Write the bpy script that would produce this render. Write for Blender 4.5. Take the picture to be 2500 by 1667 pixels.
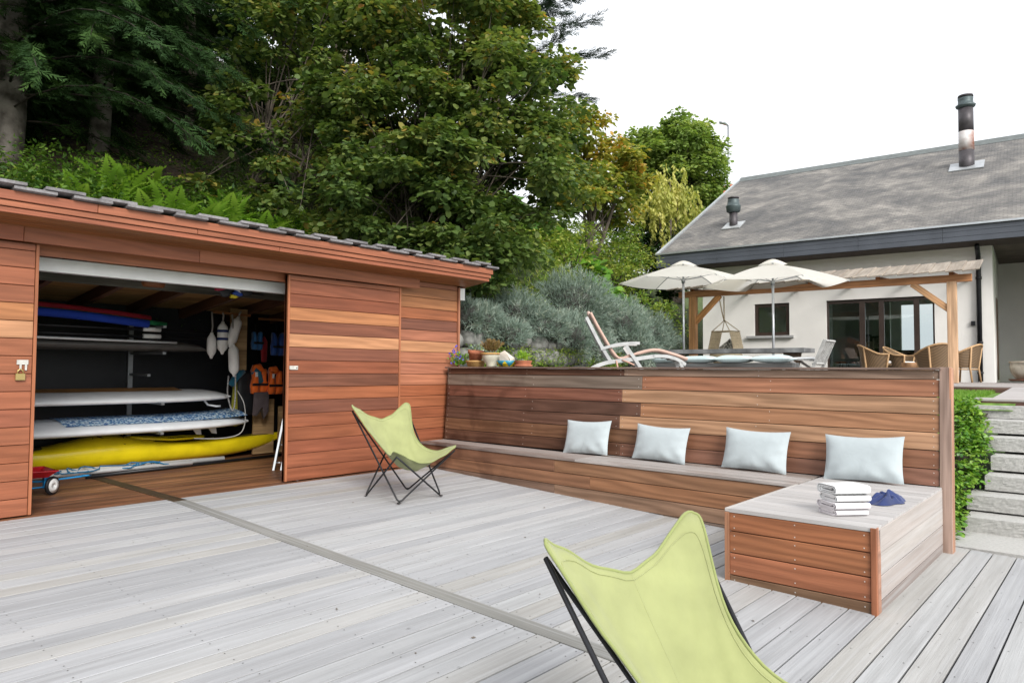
import bpy, math, random
import numpy as np
from mathutils import Matrix, Vector
for o in list(bpy.data.objects): bpy.data.objects.remove(o)
SC = bpy.context.scene
COL = SC.collection
rnd = random.Random(11)
rng = np.random.default_rng(11)
# ------------------------------------------------------------------ camera
cam = bpy.data.cameras.new('camera'); cam.lens = 24.94; cam.sensor_width = 36; cam.clip_end = 900
co = bpy.data.objects.new('camera', cam); COL.objects.link(co)
co.matrix_world = Matrix(((.65428, -.03424, -.75548, 0), (-.75623, -.02209, -.65393, 0), (.0057, .99917, -.04035, 1.3), (0, 0, 0, 1)))
SC.camera = co
# ------------------------------------------------------------------ sky, sun, exposure (bright overcast)
SUN_EL, SUN_AZ = math.radians(33), math.radians(-116)      # azimuth from +X: low behind the camera, veiled by cloud
W = bpy.data.worlds.new('World'); SC.world = W; W.use_nodes = True
nt = W.node_tree; nt.nodes.clear()
sky = nt.nodes.new('ShaderNodeTexSky'); sky.sky_type = 'NISHITA'; sky.sun_disc = False
sky.sun_elevation = SUN_EL; sky.sun_rotation = math.pi/2 - SUN_AZ; sky.dust_density = 4; sky.air_density = 1.2
hsv = nt.nodes.new('ShaderNodeHueSaturation'); hsv.inputs['Saturation'].default_value = .22
tc = nt.nodes.new('ShaderNodeTexCoord'); cl = nt.nodes.new('ShaderNodeTexNoise'); cl.inputs['Scale'].default_value = 2.2; cl.inputs['Detail'].default_value = 5
mp = nt.nodes.new('ShaderNodeMapping'); mp.inputs['Scale'].default_value = (1, 1, 2.6)
cr = nt.nodes.new('ShaderNodeValToRGB'); cr.color_ramp.elements[0].color = (8.6, 8.9, 9.4, 1); cr.color_ramp.elements[1].color = (10.6, 10.6, 10.6, 1)
cr.color_ramp.elements[0].position = .38; cr.color_ramp.elements[1].position = .62
mx = nt.nodes.new('ShaderNodeMix'); mx.data_type = 'RGBA'; mx.inputs[0].default_value = .82
bg = nt.nodes.new('ShaderNodeBackground'); bg.inputs[1].default_value = .068
wo = nt.nodes.new('ShaderNodeOutputWorld')
L = nt.links.new
L(sky.outputs[0], hsv.inputs['Color']); L(tc.outputs['Generated'], mp.inputs[0]); L(mp.outputs[0], cl.inputs[0]); L(cl.outputs[0], cr.inputs[0])
L(hsv.outputs[0], mx.inputs[6]); L(cr.outputs[0], mx.inputs[7]); L(mx.outputs[2], bg.inputs[0]); L(bg.outputs[0], wo.inputs[0])
sl = bpy.data.lights.new('sun', 'SUN'); sl.energy = 1.5; sl.angle = math.radians(24); sl.color = (1, .96, .9)
so = bpy.data.objects.new('sun', sl); COL.objects.link(so)
so.rotation_euler = Vector((math.cos(SUN_EL)*math.cos(SUN_AZ), math.cos(SUN_EL)*math.sin(SUN_AZ), math.sin(SUN_EL))).to_track_quat('Z', 'Y').to_euler()
VS = SC.view_settings; VS.view_transform = 'Standard'; VS.look = 'None'; VS.gamma = 1; VS.use_curve_mapping = False
VS.exposure = 1.26
SC.render.engine = 'CYCLES'
SC.cycles.max_bounces = 6; SC.cycles.transparent_max_bounces = 8; SC.cycles.diffuse_bounces = 3; SC.cycles.glossy_bounces = 3
# ------------------------------------------------------------------ helpers
def lin(c): c /= 255; return c/12.92 if c <= .04045 else ((c+.055)/1.055)**2.4
def col(r, g, b, k=.64): return (lin(r)*k, lin(g)*k, lin(b)*k, 1)
WM = {}
def put(name, me, parent=None, M=None, color=None, mat=None):
    o = bpy.data.objects.new(name, me); COL.objects.link(o)
    M = M or Matrix()
    if parent is not None:
        o.parent = parent; o.matrix_parent_inverse = WM[parent.name].inverted()
    o.matrix_basis = M; WM[o.name] = M
    if color: o.color = color
    if mat is not None and me is not None and not me.materials: me.materials.append(mat)
    return o
def tag(o, label, cat, group=None):
    o['label'] = label; o['category'] = cat
    if group: o['group'] = group
    return o
def thing(name, label, cat, loc=(0, 0, 0), group=None, rz=0):
    o = put(name, None, None, Matrix.Translation(loc) @ Matrix.Rotation(rz, 4, 'Z')); o.empty_display_size = .2
    return tag(o, label, cat, group)
def struct(o, kind='structure'): o['kind'] = kind; return o
def copy_thing(root, M, label=None):
    r = root.copy(); COL.objects.link(r); r.matrix_basis = M; WM[r.name] = M
    if label: r['label'] = label
    for c in list(root.children):
        d = c.copy(); COL.objects.link(d); d.parent = r
        for g in list(c.children):
            e = g.copy(); COL.objects.link(e); e.parent = d
    return r
V3 = lambda *a: np.array(a, float)
def unit(v): v = np.array(v, float); return v/np.linalg.norm(v)
class MB:
    """collects shapes into one mesh"""
    def __init__(s): s.v = []; s.f = []; s.sm = []
    def add(s, v, f, smooth=False):
        n = len(s.v); s.v += [tuple(p) for p in v]; s.f += [tuple(i+n for i in q) for q in f]; s.sm += [smooth]*len(f); return s
    def box(s, a, b):
        (x0, y0, z0), (x1, y1, z1) = a, b
        return s.add([(x0, y0, z0), (x1, y0, z0), (x1, y1, z0), (x0, y1, z0), (x0, y0, z1), (x1, y0, z1), (x1, y1, z1), (x0, y1, z1)],
                     [(3, 2, 1, 0), (4, 5, 6, 7), (0, 1, 5, 4), (1, 2, 6, 5), (2, 3, 7, 6), (3, 0, 4, 7)])
    def bar(s, p, q, w, t, up=(0, 0, 1), bev=0):
        """box from p to q, w wide (across), t thick (along up)"""
        p, q = V3(*p), V3(*q); x = unit(q-p); y = unit(np.cross(up, x)); z = np.cross(x, y)
        l = np.linalg.norm(q-p); v, f = cbox(l, w, t, bev); c = (p+q)/2
        return s.add([c+x*a[0]+y*a[1]+z*a[2] for a in v], f)
    def tube(s, pts, r, n=8, caps=True, closed=False):
        P = [V3(*p) for p in pts]; m = len(P); R = r if hasattr(r, '__len__') else [r]*m
        rings = []; ref = None
        for i in range(m):
            d = (P[(i+1) % m]-P[i-1]) if closed else (P[min(i+1, m-1)]-P[max(i-1, 0)])
            d = unit(d)
            if ref is None: ref = np.cross(d, (0, 0, 1) if abs(d[2]) < .9 else (1, 0, 0))
            ref = ref-d*(ref@d); ref = unit(ref); b = np.cross(d, ref)
            rings.append([P[i]+R[i]*(math.cos(2*math.pi*k/n)*ref+math.sin(2*math.pi*k/n)*b) for k in range(n)])
        v = [p for q in rings for p in q]; f = []
        for i in range(m if closed else m-1):
            j = (i+1) % m
            for k in range(n): f.append((i*n+k, i*n+(k+1) % n, j*n+(k+1) % n, j*n+k))
        if caps and not closed: f += [tuple(range(n))[::-1], tuple((m-1)*n+k for k in range(n))]
        return s.add(v, f, True)
    def lathe(s, prof, c=(0, 0, 0), n=20, sx=1, sy=1):
        v = []; f = []
        for r, z in prof:
            for k in range(n): a = 2*math.pi*k/n; v.append((c[0]+r*sx*math.cos(a), c[1]+r*sy*math.sin(a), c[2]+z))
        for i in range(len(prof)-1):
            for k in range(n): f.append((i*n+k, i*n+(k+1) % n, (i+1)*n+(k+1) % n, (i+1)*n+k))
        f += [tuple(range(n))[::-1], tuple((len(prof)-1)*n+k for k in range(n))]
        return s.add(v, f, True)
    def prism(s, poly, axis_fn):
        """poly: 2D points, axis_fn(u, v, w) -> 3D with w in (0, 1)"""
        n = len(poly); v = [axis_fn(u, w_, 0) for u, w_ in poly]+[axis_fn(u, w_, 1) for u, w_ in poly]
        return s.add(v, [tuple(range(n))[::-1], tuple(range(n, 2*n))]+[(i, (i+1) % n, n+(i+1) % n, n+i) for i in range(n)])
    def grid(s, fn, nu, nv, smooth=True, wrap=False):
        v = [fn(i/(nu-1), j/(nv-1)) for j in range(nv) for i in range(nu)]
        f = [(j*nu+i, j*nu+i+1, (j+1)*nu+i+1, (j+1)*nu+i) for j in range(nv-1) for i in range(nu-1)]
        return s.add(v, f, smooth)
    def mesh(s, name, mat=None):
        me = bpy.data.meshes.new(name); me.from_pydata(s.v, [], s.f)
        me.polygons.foreach_set('use_smooth', s.sm); me.update()
        if mat: me.materials.append(mat)
        return me
    def build(s, name, mat, parent=None, M=None, color=None):
        """vertices are given in world space unless M says otherwise"""
        return put(name, s.mesh(name, mat), parent, M, color)
    def local(s, name, mat, parent, o):
        """vertices in the frame whose world matrix is o"""
        return put(name, s.mesh(name, mat), parent, o)
def cbox(l, w, t, b=.003):
    hx_, hy_, hz_ = l/2, w/2, t/2
    if b <= 0:
        m = MB().box((-hx_, -hy_, -hz_), (hx_, hy_, hz_)); return [V3(*p) for p in m.v], m.f
    v = []; ix = {}
    for sx in (-1, 1):
        for sy in (-1, 1):
            for sz in (-1, 1):
                for ax in range(3):
                    p = [sx*hx_, sy*hy_, sz*hz_]
                    for k in range(3):
                        if k != ax: p[k] -= (sx, sy, sz)[k]*b
                    ix[sx, sy, sz, ax] = len(v); v.append(V3(*p))
    f = []
    for ax in range(3):
        o1, o2 = [k for k in range(3) if k != ax]
        for s in (-1, 1):
            q = []
            for a, c in ((-1, -1), (1, -1), (1, 1), (-1, 1)):
                sg = [0]*3; sg[ax] = s; sg[o1] = a; sg[o2] = c; q.append(ix[(*sg, ax)])
            flip = (s < 0) != (ax == 1)
            f.append(tuple(q[::-1] if flip else q))
        for a in (-1, 1):
            for c in (-1, 1):
                sg = lambda e: tuple({ax: e, o1: a, o2: c}[k] for k in range(3))
                q = (ix[(*sg(-1), o1)], ix[(*sg(1), o1)], ix[(*sg(1), o2)], ix[(*sg(-1), o2)])
                f.append(q)
    for sx in (-1, 1):
        for sy in (-1, 1):
            for sz in (-1, 1): f.append(tuple(ix[sx, sy, sz, k] for k in range(3)))
    c = [np.mean([v[i] for i in q], axis=0) for q in f]
    out = []
    for q, m in zip(f, c):
        n = np.cross(v[q[1]]-v[q[0]], v[q[2]]-v[q[0]])
        out.append(q if n@m > 0 else q[::-1])
    return v, out
def board(name, p, q, w, t, mat, parent, color=None, up=(0, 0, 1), bev=.003):
    """one plank: centre line p-q, w wide, t thick along up; local X is the grain"""
    p, q = V3(*p), V3(*q); x = unit(q-p); y = unit(np.cross(up, x)); z = np.cross(x, y); c = (p+q)/2
    v, f = cbox(np.linalg.norm(q-p), w, t, bev)
    me = MB().add(v, f).mesh(name, mat)
    M = Matrix([[x[i], y[i], z[i], c[i]] for i in range(3)]+[[0, 0, 0, 1]])
    return put(name, me, parent, M, color)
# ------------------------------------------------------------------ materials
def nodes(name):
    m = bpy.data.materials.new(name); m.use_nodes = True; n = m.node_tree
    return m, n, n.nodes['Principled BSDF'], (lambda t, **k: _nd(n, t, k)), n.links.new
def _nd(n, t, k):
    d = n.nodes.new('ShaderNode'+t)
    for a, b in k.items():
        if a in d.inputs: d.inputs[a].default_value = b
        else: setattr(d, a, b)
    return d
def mixc(nd, lk, fac, a, b, mode='MIX'):
    m = nd('Mix', data_type='RGBA', blend_type=mode)
    for i, s in ((0, fac), (6, a), (7, b)):
        if hasattr(s, 'is_linked') or hasattr(s, 'links'): lk(s, m.inputs[i])
        else: m.inputs[i].default_value = s
    return m.outputs[2]
def ramp(nd, lk, src, stops):
    r = nd('ValToRGB'); e = r.color_ramp.elements
    while len(e) < len(stops): e.new(.5)
    for x, (p, c) in zip(e, stops): x.position = p; x.color = c if len(c) == 4 else (*c, 1)
    lk(src, r.inputs[0]); return r.outputs[0]
def wood(name, rough=.55, contrast=.5, figure=.35, stain=None, spec=.35, streak=None, tint=None, bstr=.25):
    """plank wood; the plank's own colour comes from the object colour"""
    m, n, bs, nd, lk = nodes(name)
    oi = nd('ObjectInfo'); tc = nd('TexCoord'); off = nd('VectorMath', operation='MULTIPLY_ADD')
    comb = nd('CombineXYZ'); lk(oi.outputs['Random'], comb.inputs[0]); lk(oi.outputs['Random'], comb.inputs[1]); lk(oi.outputs['Random'], comb.inputs[2])
    lk(comb.outputs[0], off.inputs[0]); off.inputs[1].default_value = (37, 17, 53); lk(tc.outputs['Object'], off.inputs[2])
    def stretched(sx, sy, sz, scale, detail, dist=0):
        mp = nd('Mapping'); mp.inputs['Scale'].default_value = (sx, sy, sz); lk(off.outputs[0], mp.inputs[0])
        t = nd('TexNoise', Scale=scale, Detail=detail, Distortion=dist); lk(mp.outputs[0], t.inputs[0]); return t.outputs[0]
    fine = stretched(.35, 14, 14, 9, 5, .3); broad = stretched(.5, 3, 3, 2.2, 3); mid = stretched(.22, 6, 6, 6, 4, .8)
    mp = nd('Mapping'); mp.inputs['Scale'].default_value = (.3, 2.4, 2.4); lk(off.outputs[0], mp.inputs[0])
    wv = nd('TexWave', wave_type='RINGS', rings_direction='Z', Scale=1.7, Distortion=11, Detail=2); wv.inputs['Detail Scale'].default_value = 1.1
    lk(mp.outputs[0], wv.inputs[0])
    base = oi.outputs['Color'] if tint is None else tint
    g1 = ramp(nd, lk, fine, [(.25, (1-contrast*.75,)*3), (.75, (1+contrast*.35,)*3)])
    g2 = ramp(nd, lk, mid, [(.3, (1-contrast*.55, 1-contrast*.62, 1-contrast*.68)), (.7, (1+contrast*.3,)*3)])
    g3 = ramp(nd, lk, broad, [(.3, (1-contrast*1.0,)*3), (.7, (1+contrast*.55,)*3)])
    g4 = ramp(nd, lk, wv.outputs[0], [(.0, (1-figure*.5, 1-figure*.55, 1-figure*.6)), (.5, (1, 1, 1)), (1, (1+figure*.4,)*3)])
    c = mixc(nd, lk, 1., base, g1, 'MULTIPLY'); c = mixc(nd, lk, 1., c, g2, 'MULTIPLY'); c = mixc(nd, lk, 1., c, g3, 'MULTIPLY'); c = mixc(nd, lk, 1., c, g4, 'MULTIPLY')
    if streak:
        s = stretched(.25, 16, 16, 2.2, 5, .4); c = mixc(nd, lk, ramp(nd, lk, s, [(.45, (0, 0, 0)), (.7, (.32, .32, .32))]), c, streak)
    if stain:
        g = nd('NewGeometry'); t = nd('TexNoise', Scale=2.3, Detail=4, Distortion=.6); lk(g.outputs['Position'], t.inputs[0])
        c = mixc(nd, lk, ramp(nd, lk, t.outputs[0], [(.5, (0, 0, 0)), (.62, (.7, .7, .7))]), c, c)
        sy = nd('SeparateXYZ'); lk(g.outputs['Position'], sy.inputs[0]); my = nd('MapRange'); my.inputs[1].default_value = 5.2; my.inputs[2].default_value = 7.2; lk(sy.outputs[1], my.inputs[0])
        mu = nd('Math', operation='MULTIPLY'); lk(ramp(nd, lk, t.outputs[0], [(.46, (0, 0, 0)), (.6, (.75, .75, .75))]), mu.inputs[0]); lk(my.outputs[0], mu.inputs[1]); c = mixc(nd, lk, mu.outputs[0], c, stain)
    lk(c, bs.inputs['Base Color'])
    rr = nd('MapRange'); rr.inputs[3].default_value = rough-.1; rr.inputs[4].default_value = rough+.14; lk(mid, rr.inputs[0]); lk(rr.outputs[0], bs.inputs['Roughness'])
    bs.inputs['Specular IOR Level'].default_value = spec
    bp = nd('Bump', Strength=bstr, Distance=.004); lk(fine, bp.inputs['Height']); lk(bp.outputs[0], bs.inputs['Normal'])
    return m
def plain(name, c, rough=.6, var=.12, scale=6, metal=0, bump=0, bscale=60, spec=.4, c2=None, coat=0):
    m, n, bs, nd, lk = nodes(name)
    tc = nd('TexCoord'); t = nd('TexNoise', Scale=scale, Detail=5); lk(tc.outputs['Object'], t.inputs[0])
    a = tuple(x*(1-var) for x in c[:3]); b = c2[:3] if c2 else tuple(min(1, x*(1+var)) for x in c[:3])
    lk(ramp(nd, lk, t.outputs[0], [(.35, a), (.65, b)]), bs.inputs['Base Color'])
    bs.inputs['Roughness'].default_value = rough; bs.inputs['Metallic'].default_value = metal; bs.inputs['Specular IOR Level'].default_value = spec
    if coat: bs.inputs['Coat Weight'].default_value = coat
    if bump:
        t2 = nd('TexNoise', Scale=bscale, Detail=4); lk(tc.outputs['Object'], t2.inputs[0])
        bp = nd('Bump', Strength=bump, Distance=.01); lk(t2.outputs[0], bp.inputs['Height']); lk(bp.outputs[0], bs.inputs['Normal'])
    return m
def leafmat(name, stops, trans=.35, rough=.5, spec=.35):
    """foliage: hue from the per-leaf 'tint' attribute, part of the light passes through"""
    m, n, bs, nd, lk = nodes(name)
    at = nd('Attribute', attribute_name='tint'); c = ramp(nd, lk, at.outputs['Fac'], stops)
    lk(c, bs.inputs['Base Color']); bs.inputs['Roughness'].default_value = rough; bs.inputs['Specular IOR Level'].default_value = spec
    tr = nd('BsdfTranslucent'); lk(mixc(nd, lk, 1., c, (1.25, 1.3, .7, 1), 'MULTIPLY'), tr.inputs[0])
    ms = nd('MixShader', Fac=trans); lk(bs.outputs[0], ms.inputs[1]); lk(tr.outputs[0], ms.inputs[2])
    lk(ms.outputs[0], n.nodes['Material Output'].inputs[0]); return m
def fabric(name, c, var=.06, rough=.9, wscale=900, trans=0, sheen=.2, scale=5):
    m, n, bs, nd, lk = nodes(name)
    tc = nd('TexCoord'); t = nd('TexNoise', Scale=scale, Detail=4); lk(tc.outputs['Object'], t.inputs[0])
    cc = ramp(nd, lk, t.outputs[0], [(.3, tuple(x*(1-var) for x in c[:3])), (.7, tuple(min(1, x*(1+var)) for x in c[:3]))])
    lk(cc, bs.inputs['Base Color']); bs.inputs['Roughness'].default_value = rough; bs.inputs['Sheen Weight'].default_value = sheen
    t2 = nd('TexNoise', Scale=wscale, Detail=1); lk(tc.outputs['Object'], t2.inputs[0])
    t3 = nd('TexNoise', Scale=7, Detail=3, Distortion=.4); lk(tc.outputs['Object'], t3.inputs[0])
    ad = nd('Math', operation='MULTIPLY_ADD'); ad.inputs[1].default_value = .02; lk(t2.outputs[0], ad.inputs[0]); lk(t3.outputs[0], ad.inputs[2])
    bp = nd('Bump', Strength=.35, Distance=.02); lk(ad.outputs[0], bp.inputs['Height']); lk(bp.outputs[0], bs.inputs['Normal'])
    if trans:
        tr = nd('BsdfTranslucent'); lk(cc, tr.inputs[0]); ms = nd('MixShader', Fac=trans); lk(bs.outputs[0], ms.inputs[1]); lk(tr.outputs[0], ms.inputs[2])
        lk(ms.outputs[0], n.nodes['Material Output'].inputs[0])
    return m
M_clad = wood('cladding_wood', .45, .2, .22, spec=.35)
M_bench = wood('bench_wood', .45, .22, .38, spec=.38, stain=col(70, 40, 30))
M_grey = wood('weathered_wood', .7, .12, .05, streak=col(226, 228, 231), spec=.25, bstr=.5)
M_floor = wood('shed_floor_wood', .5, .5, .3)
M_plank = wood('plain_timber', .6, .35, .3)
M_roofp = wood('roof_plank_wood', .8, .35, .1)
M_dark = plain('dark_paint_and_shade_fill', (.012, .013, .016, 1), .55, .2)
M_white = plain('white_paint', (.82, .83, .82, 1), .4, .04)
M_blackmetal = plain('black_metal', (.018, .019, .022, 1), .38, .2, metal=.3)
M_alu = plain('aluminium', (.72, .74, .76, 1), .3, .06, metal=.9)
M_steel = plain('galvanised_steel', (.4, .42, .44, 1), .4, .1, metal=.8)
M_brass = plain('brass', (.5, .38, .16, 1), .35, .1, metal=.8)
# ------------------------------------------------------------------ deck
YS = 7.286                                              # front face of the sliding doors
def zd(y): return -.035*(7.086-y) if y < 7.086 else 0.  # the deck falls gently away from the shed
deck = struct(MB().add([(-5, -3.9, zd(-3.9)-.045), (7.22, -3.9, zd(-3.9)-.045), (7.22, 7.086, -.045), (-5, 7.086, -.045), (7.22, 10.4, -.045), (-5, 10.4, -.045)], [(0, 1, 2, 3), (3, 2, 4, 5)]).build('patio_deck', M_dark))  # dark sheet under the planks, added so the gaps between them read as shade
sub = MB()
for x in np.arange(-4.8, 7.3, .6): sub.bar((x, -3.6, zd(-3.6)-.09), (x, 7.05, zd(7.05)-.09), .06, .1)
sub.build('joists', M_dark, deck)
nails = MB()
def disc(mb, c, r, n, nrm=(0, 0, 1), ref=(1, 0, 0)):
    nrm = unit(nrm); a = unit(np.cross(nrm, ref)) if abs(unit(ref)@nrm) < .9 else unit(np.cross(nrm, (0, 1, 0))); b = np.cross(nrm, a); c = V3(*c)
    mb.add([c+r*(math.cos(6.2832*k/n)*a+math.sin(6.2832*k/n)*b) for k in range(n)], [tuple(range(n))])
PITCH = .1626
Ys = [1.0438-PITCH*k for k in range(-58, 31)]
tones = [(196, 198, 201), (199, 201, 204), (193, 195, 199), (201, 203, 205), (190, 192, 196), (203, 204, 206), (197, 199, 203), (199, 199, 198), (189, 191, 195), (197, 197, 195), (194, 193, 190)]
for y in sorted(Ys):
    yc = y+PITCH/2; inside = yc > 7.25
    if yc > 10.4: continue
    for a, b in ((-4.9, 3.118), (3.256, 7.22)):
        if inside: a = max(a, -.9); b = min(b, 7.2)
        c = col(*rnd.choice(((176, 122, 86), (164, 112, 80), (184, 130, 92), (156, 108, 78)))) if inside else (lambda j, t: col(*[v+j for v in t]))(rnd.uniform(-4, 4), rnd.choice(tones))
        z = zd(yc)-.0125+rnd.uniform(-.0012, .0012); sl_ = 0 if yc > 7.086 else .035
        board('plank', (a, yc, z), (b, yc, z), PITCH-(.005 if inside else .0105), .025, M_floor if inside else M_grey, deck, c, up=unit((0, -sl_, 1)), bev=.002)
        if not inside and yc > -.2:
            xs = sorted({a+.035, b-.035} | {x for x in np.arange(-4.8, 7.3, .6) if a+.1 < x < b-.1})
            for x in xs:
                if x < -.6: continue
                for s in (-1, 1): disc(nails, (x+rnd.uniform(-.008, .008), yc+s*.048+rnd.uniform(-.004, .004), zd(yc+s*.048)+.0025), .0042, 6)
board('plank', (3.187, -3.6, zd(-3.6)-.009), (3.187, 7.05, zd(7.05)-.009), .128, .025, M_grey, deck, col(158, 158, 154), bev=.002)
board('plank', (3.187, 7.055, -.009), (3.187, 10.41, -.009), .128, .025, M_floor, deck, col(96, 78, 58), bev=.002)
struct(nails.build('nail_heads', plain('rusty_nail', (.06, .055, .05, 1), .6), deck), 'stuff')
# fallen leaves lying on the deck are too few and small to matter; a handful of dark flecks
flk = MB()
for i in range(46):
    x, y = rnd.uniform(2.2, 6), rnd.uniform(1.6, 6.4); a = rnd.uniform(0, 6.28); r = rnd.uniform(.006, .018)
    flk.add([(x+r*math.cos(a), y+r*math.sin(a), zd(y)+.006), (x+r*.4*math.cos(a+1.6), y+r*.4*math.sin(a+1.6), zd(y)+.009), (x-r*math.cos(a), y-r*math.sin(a), zd(y)+.005), (x-r*.4*math.cos(a+1.6), y-r*.4*math.sin(a+1.6), zd(y)+.004)], [(0, 1, 2, 3)])
struct(tag(flk.build('leaf_litter', plain('dry_leaf', (.12, .1, .08, 1), .8)), 'few tiny dry leaf crumbs scattered on the grey deck', 'leaves'), 'stuff')
# ------------------------------------------------------------------ shed
shed = thing('storage_shed', 'red cedar clad storage shed with sliding doors and a plank roof', 'shed', (3, YS, 0))
RS = .12                                                 # the roof falls to the back
def rz_(y): return 2.564-RS*(y-6.836)                    # underside of the roof
reds = [(190, 112, 86), (184, 104, 82), (196, 118, 90), (178, 100, 80)]
C = {'o': (210, 140, 97), 'r': (180, 107, 79), 'm': (168, 97, 72), 'd': (154, 94, 76), 'D': (140, 85, 69), 'b': (188, 112, 79), 'l': (226, 160, 122), 'p': (206, 132, 104), 'k': (104, 62, 54)}
def jit(c, a=5): j = rnd.uniform(-a, a); r_, g_, b_ = [v+j+rnd.uniform(-1.5, 1.5) for v in c]; return col(r_, g_*1.03, b_*1.0)
def jitn(c, a=5): j = rnd.uniform(-a, a); return col(*[v+j for v in c])
def cladding(parent, x0, x1, y, zlist, codes, n=(0, -1, 0), t=.02):
    for (za, zb), c in zip(zip(zlist[:-1], zlist[1:]), codes):
        board('board', (x0, y+t/2, (za+zb)/2), (x1, y+t/2, (za+zb)/2), abs(zb-za)-.006, t, M_clad, parent, jit(C[c]), up=n, bev=.0025)
zl = [2.374+.0-.154*k for k in range(0, 16)]
zl = [2.392]+[2.326-.1545*k for k in range(15)]+[.012]
def door(x0, x1, codes, trims):
    d = MB().box((x0, YS+.022, .012), (x1, YS+.068, 2.39)).build('door', M_plank, shed, color=col(180, 108, 80))
    cladding(d, x0+(.03 if trims[0] else 0), x1-(.03 if trims[1] else 0), YS, zl, codes)
    for s, x in zip(trims, (x0+.013, x1-.013)):
        if s: board('edge_trim', (x, YS+.03, .012), (x, YS+.03, 2.39), .074, .026, M_clad, d, col(204, 130, 92), up=(1, 0, 0))
    return d
dl = door(-.55, 1.99, 'rrrrolrrrrrrrrrr', (0, 1))
dr = door(4.47, 6.155, 'brmodldmDbDrrmrr', (1, 1))
MB().box((-.9, YS+.1, 0), (1.0, YS+.14, 2.52)).build('wall', M_dark, shed); wl = MB().box((5.2, YS+.1, 0), (7.26, YS+.14, 2.5)).build('wall', M_dark, shed)
zw = [2.52, 2.45]+[2.298-.151*k for k in range(16)]
cladding(wl, 6.0, 7.285, YS+.08, zw, 'poobDplpppbbrrrbrr'); cladding(wl, -.9, .4, YS+.08, zw, 'rrrrrrrrrrrrrrrrrr')
board('corner_trim', (7.304, YS+.09, 0), (7.304, YS+.09, 2.5), .075, .032, M_clad, wl, col(206, 140, 108), up=(1, 0, 0))
for a_, b_ in ((7.26, 7.3), (-.95, -.9)): MB().box((a_, YS+.105, 0), (b_, 10.5, 2.42)).build('side_wall', M_clad, shed, color=col(170, 100, 76))
MB().box((-.95, 10.42, 0), (7.3, 10.5, 2.27)).build('back_wall', M_dark, shed)
MB().box((7.18, YS+.15, .0), (7.255, 10.41, 2.2)).build('inner_lining', M_dark, shed)
hb = [(-.95, 1.85, (186, 112, 82)), (1.853, 3.4, (190, 118, 86)), (3.403, 6.425, (204, 130, 94))]
for a, b, c in hb: board('header_board', (a, YS-.05, 2.468), (b, YS-.05, 2.468), .146, .03, M_clad, shed, col(*c), up=(0, -1, 0))
board('lintel', (-.9, YS+.125, 2.375), (5.2, YS+.125, 2.375), .13, .03, M_clad, shed, col(200, 126, 88), up=(0, -1, 0))
MB().bar((-.9, YS+.37, 2.262), (7.2, YS+.37, 2.262), .09, .124).build('beam', M_white, shed)
MB().bar((1.2, YS+.7, 2.33), (2.75, YS+.62, 2.3), .5, .04).build('shelf', M_white, shed)
MB().bar((-.9, YS+1.1, 2.24), (7.2, YS+1.1, 2.24), .08, .09).build('purlin', wood('grey_purlin', tint=col(120, 118, 108)), shed)
# eaves: three lapped fascia boards and a boarded soffit
for i, (z0, z1, dy, xr) in enumerate(((2.665, 2.742, 0, 7.475), (2.612, 2.661, .018, 7.452), (2.563, 2.608, .034, 7.43))):
    for a, b in ((-1.1, 2.3+i*.9), (2.304+i*.9, xr)):
        board('fascia_board', (a, 6.836+dy+.012, (z0+z1)/2), (b, 6.836+dy+.012, (z0+z1)/2), z1-z0, .024, M_clad, shed, jit((190, 113, 86)), up=(0, -1, 0))
    board('fascia_board', (xr-.012, 6.836+dy, (z0+z1)/2), (xr-.012, 10.6, (z0+z1)/2-RS*3.7), z1-z0, .024, M_clad, shed, jit((190, 112, 84)), up=(1, 0, 0))
for k in range(4):
    y0 = 6.885+k*.105; board('soffit_board', (-1.0, y0+.05, rz_(y0+.05)+.012), (7.42, y0+.05, rz_(y0+.05)+.012), .1, .02, M_clad, shed, jit((170, 108, 66)), up=unit((0, RS, 1)))
cb = []
for k in range(20):
    y0 = 7.45+k*.15; board('ceiling_board', (-.9, y0, rz_(y0)+.03), (7.25, y0, rz_(y0)+.03), .142, .02, M_plank, shed, jit((206, 160, 108)), up=unit((0, RS, 1)), bev=0)
for x in np.arange(-.4, 7.2, .72):
    board('rafter', (x, YS+.3, rz_(YS+.3)-.05), (x, 10.4, rz_(10.4)-.05), .07, .13, M_plank, shed, col(112, 76, 52), up=unit((0, RS, 1)))
rf = MB().bar((3.2, 6.86, rz_(6.86)+.186-.034), (3.2, 10.6, rz_(10.6)+.186-.034), 8.4, .05, up=unit((0, RS, 1))).build('roof', M_dark, shed)
for k in range(-3, 18):
    x = 1.82+k*.432
    for dx, dz, w in ((0, 0, .312), (.216, .031, .3)):
        xx = x+dx
        if xx > 7.46: continue
        w2 = min(w, 2*(7.56-xx)); fy = 6.79+rnd.uniform(-.012, .012)
        board('roof_plank', (xx, fy, rz_(fy)+.196+dz+rnd.uniform(-.002, .002)), (xx, 10.6, rz_(10.6)+.196+dz), w2, .028, M_roofp, rf, jitn((158, 156, 160), 9), up=unit((0, RS, 1)))
MB().box((7.335, YS+.1, 2.325), (7.46, YS+.26, 2.50)).build('junction_box', M_white, shed)
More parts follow.
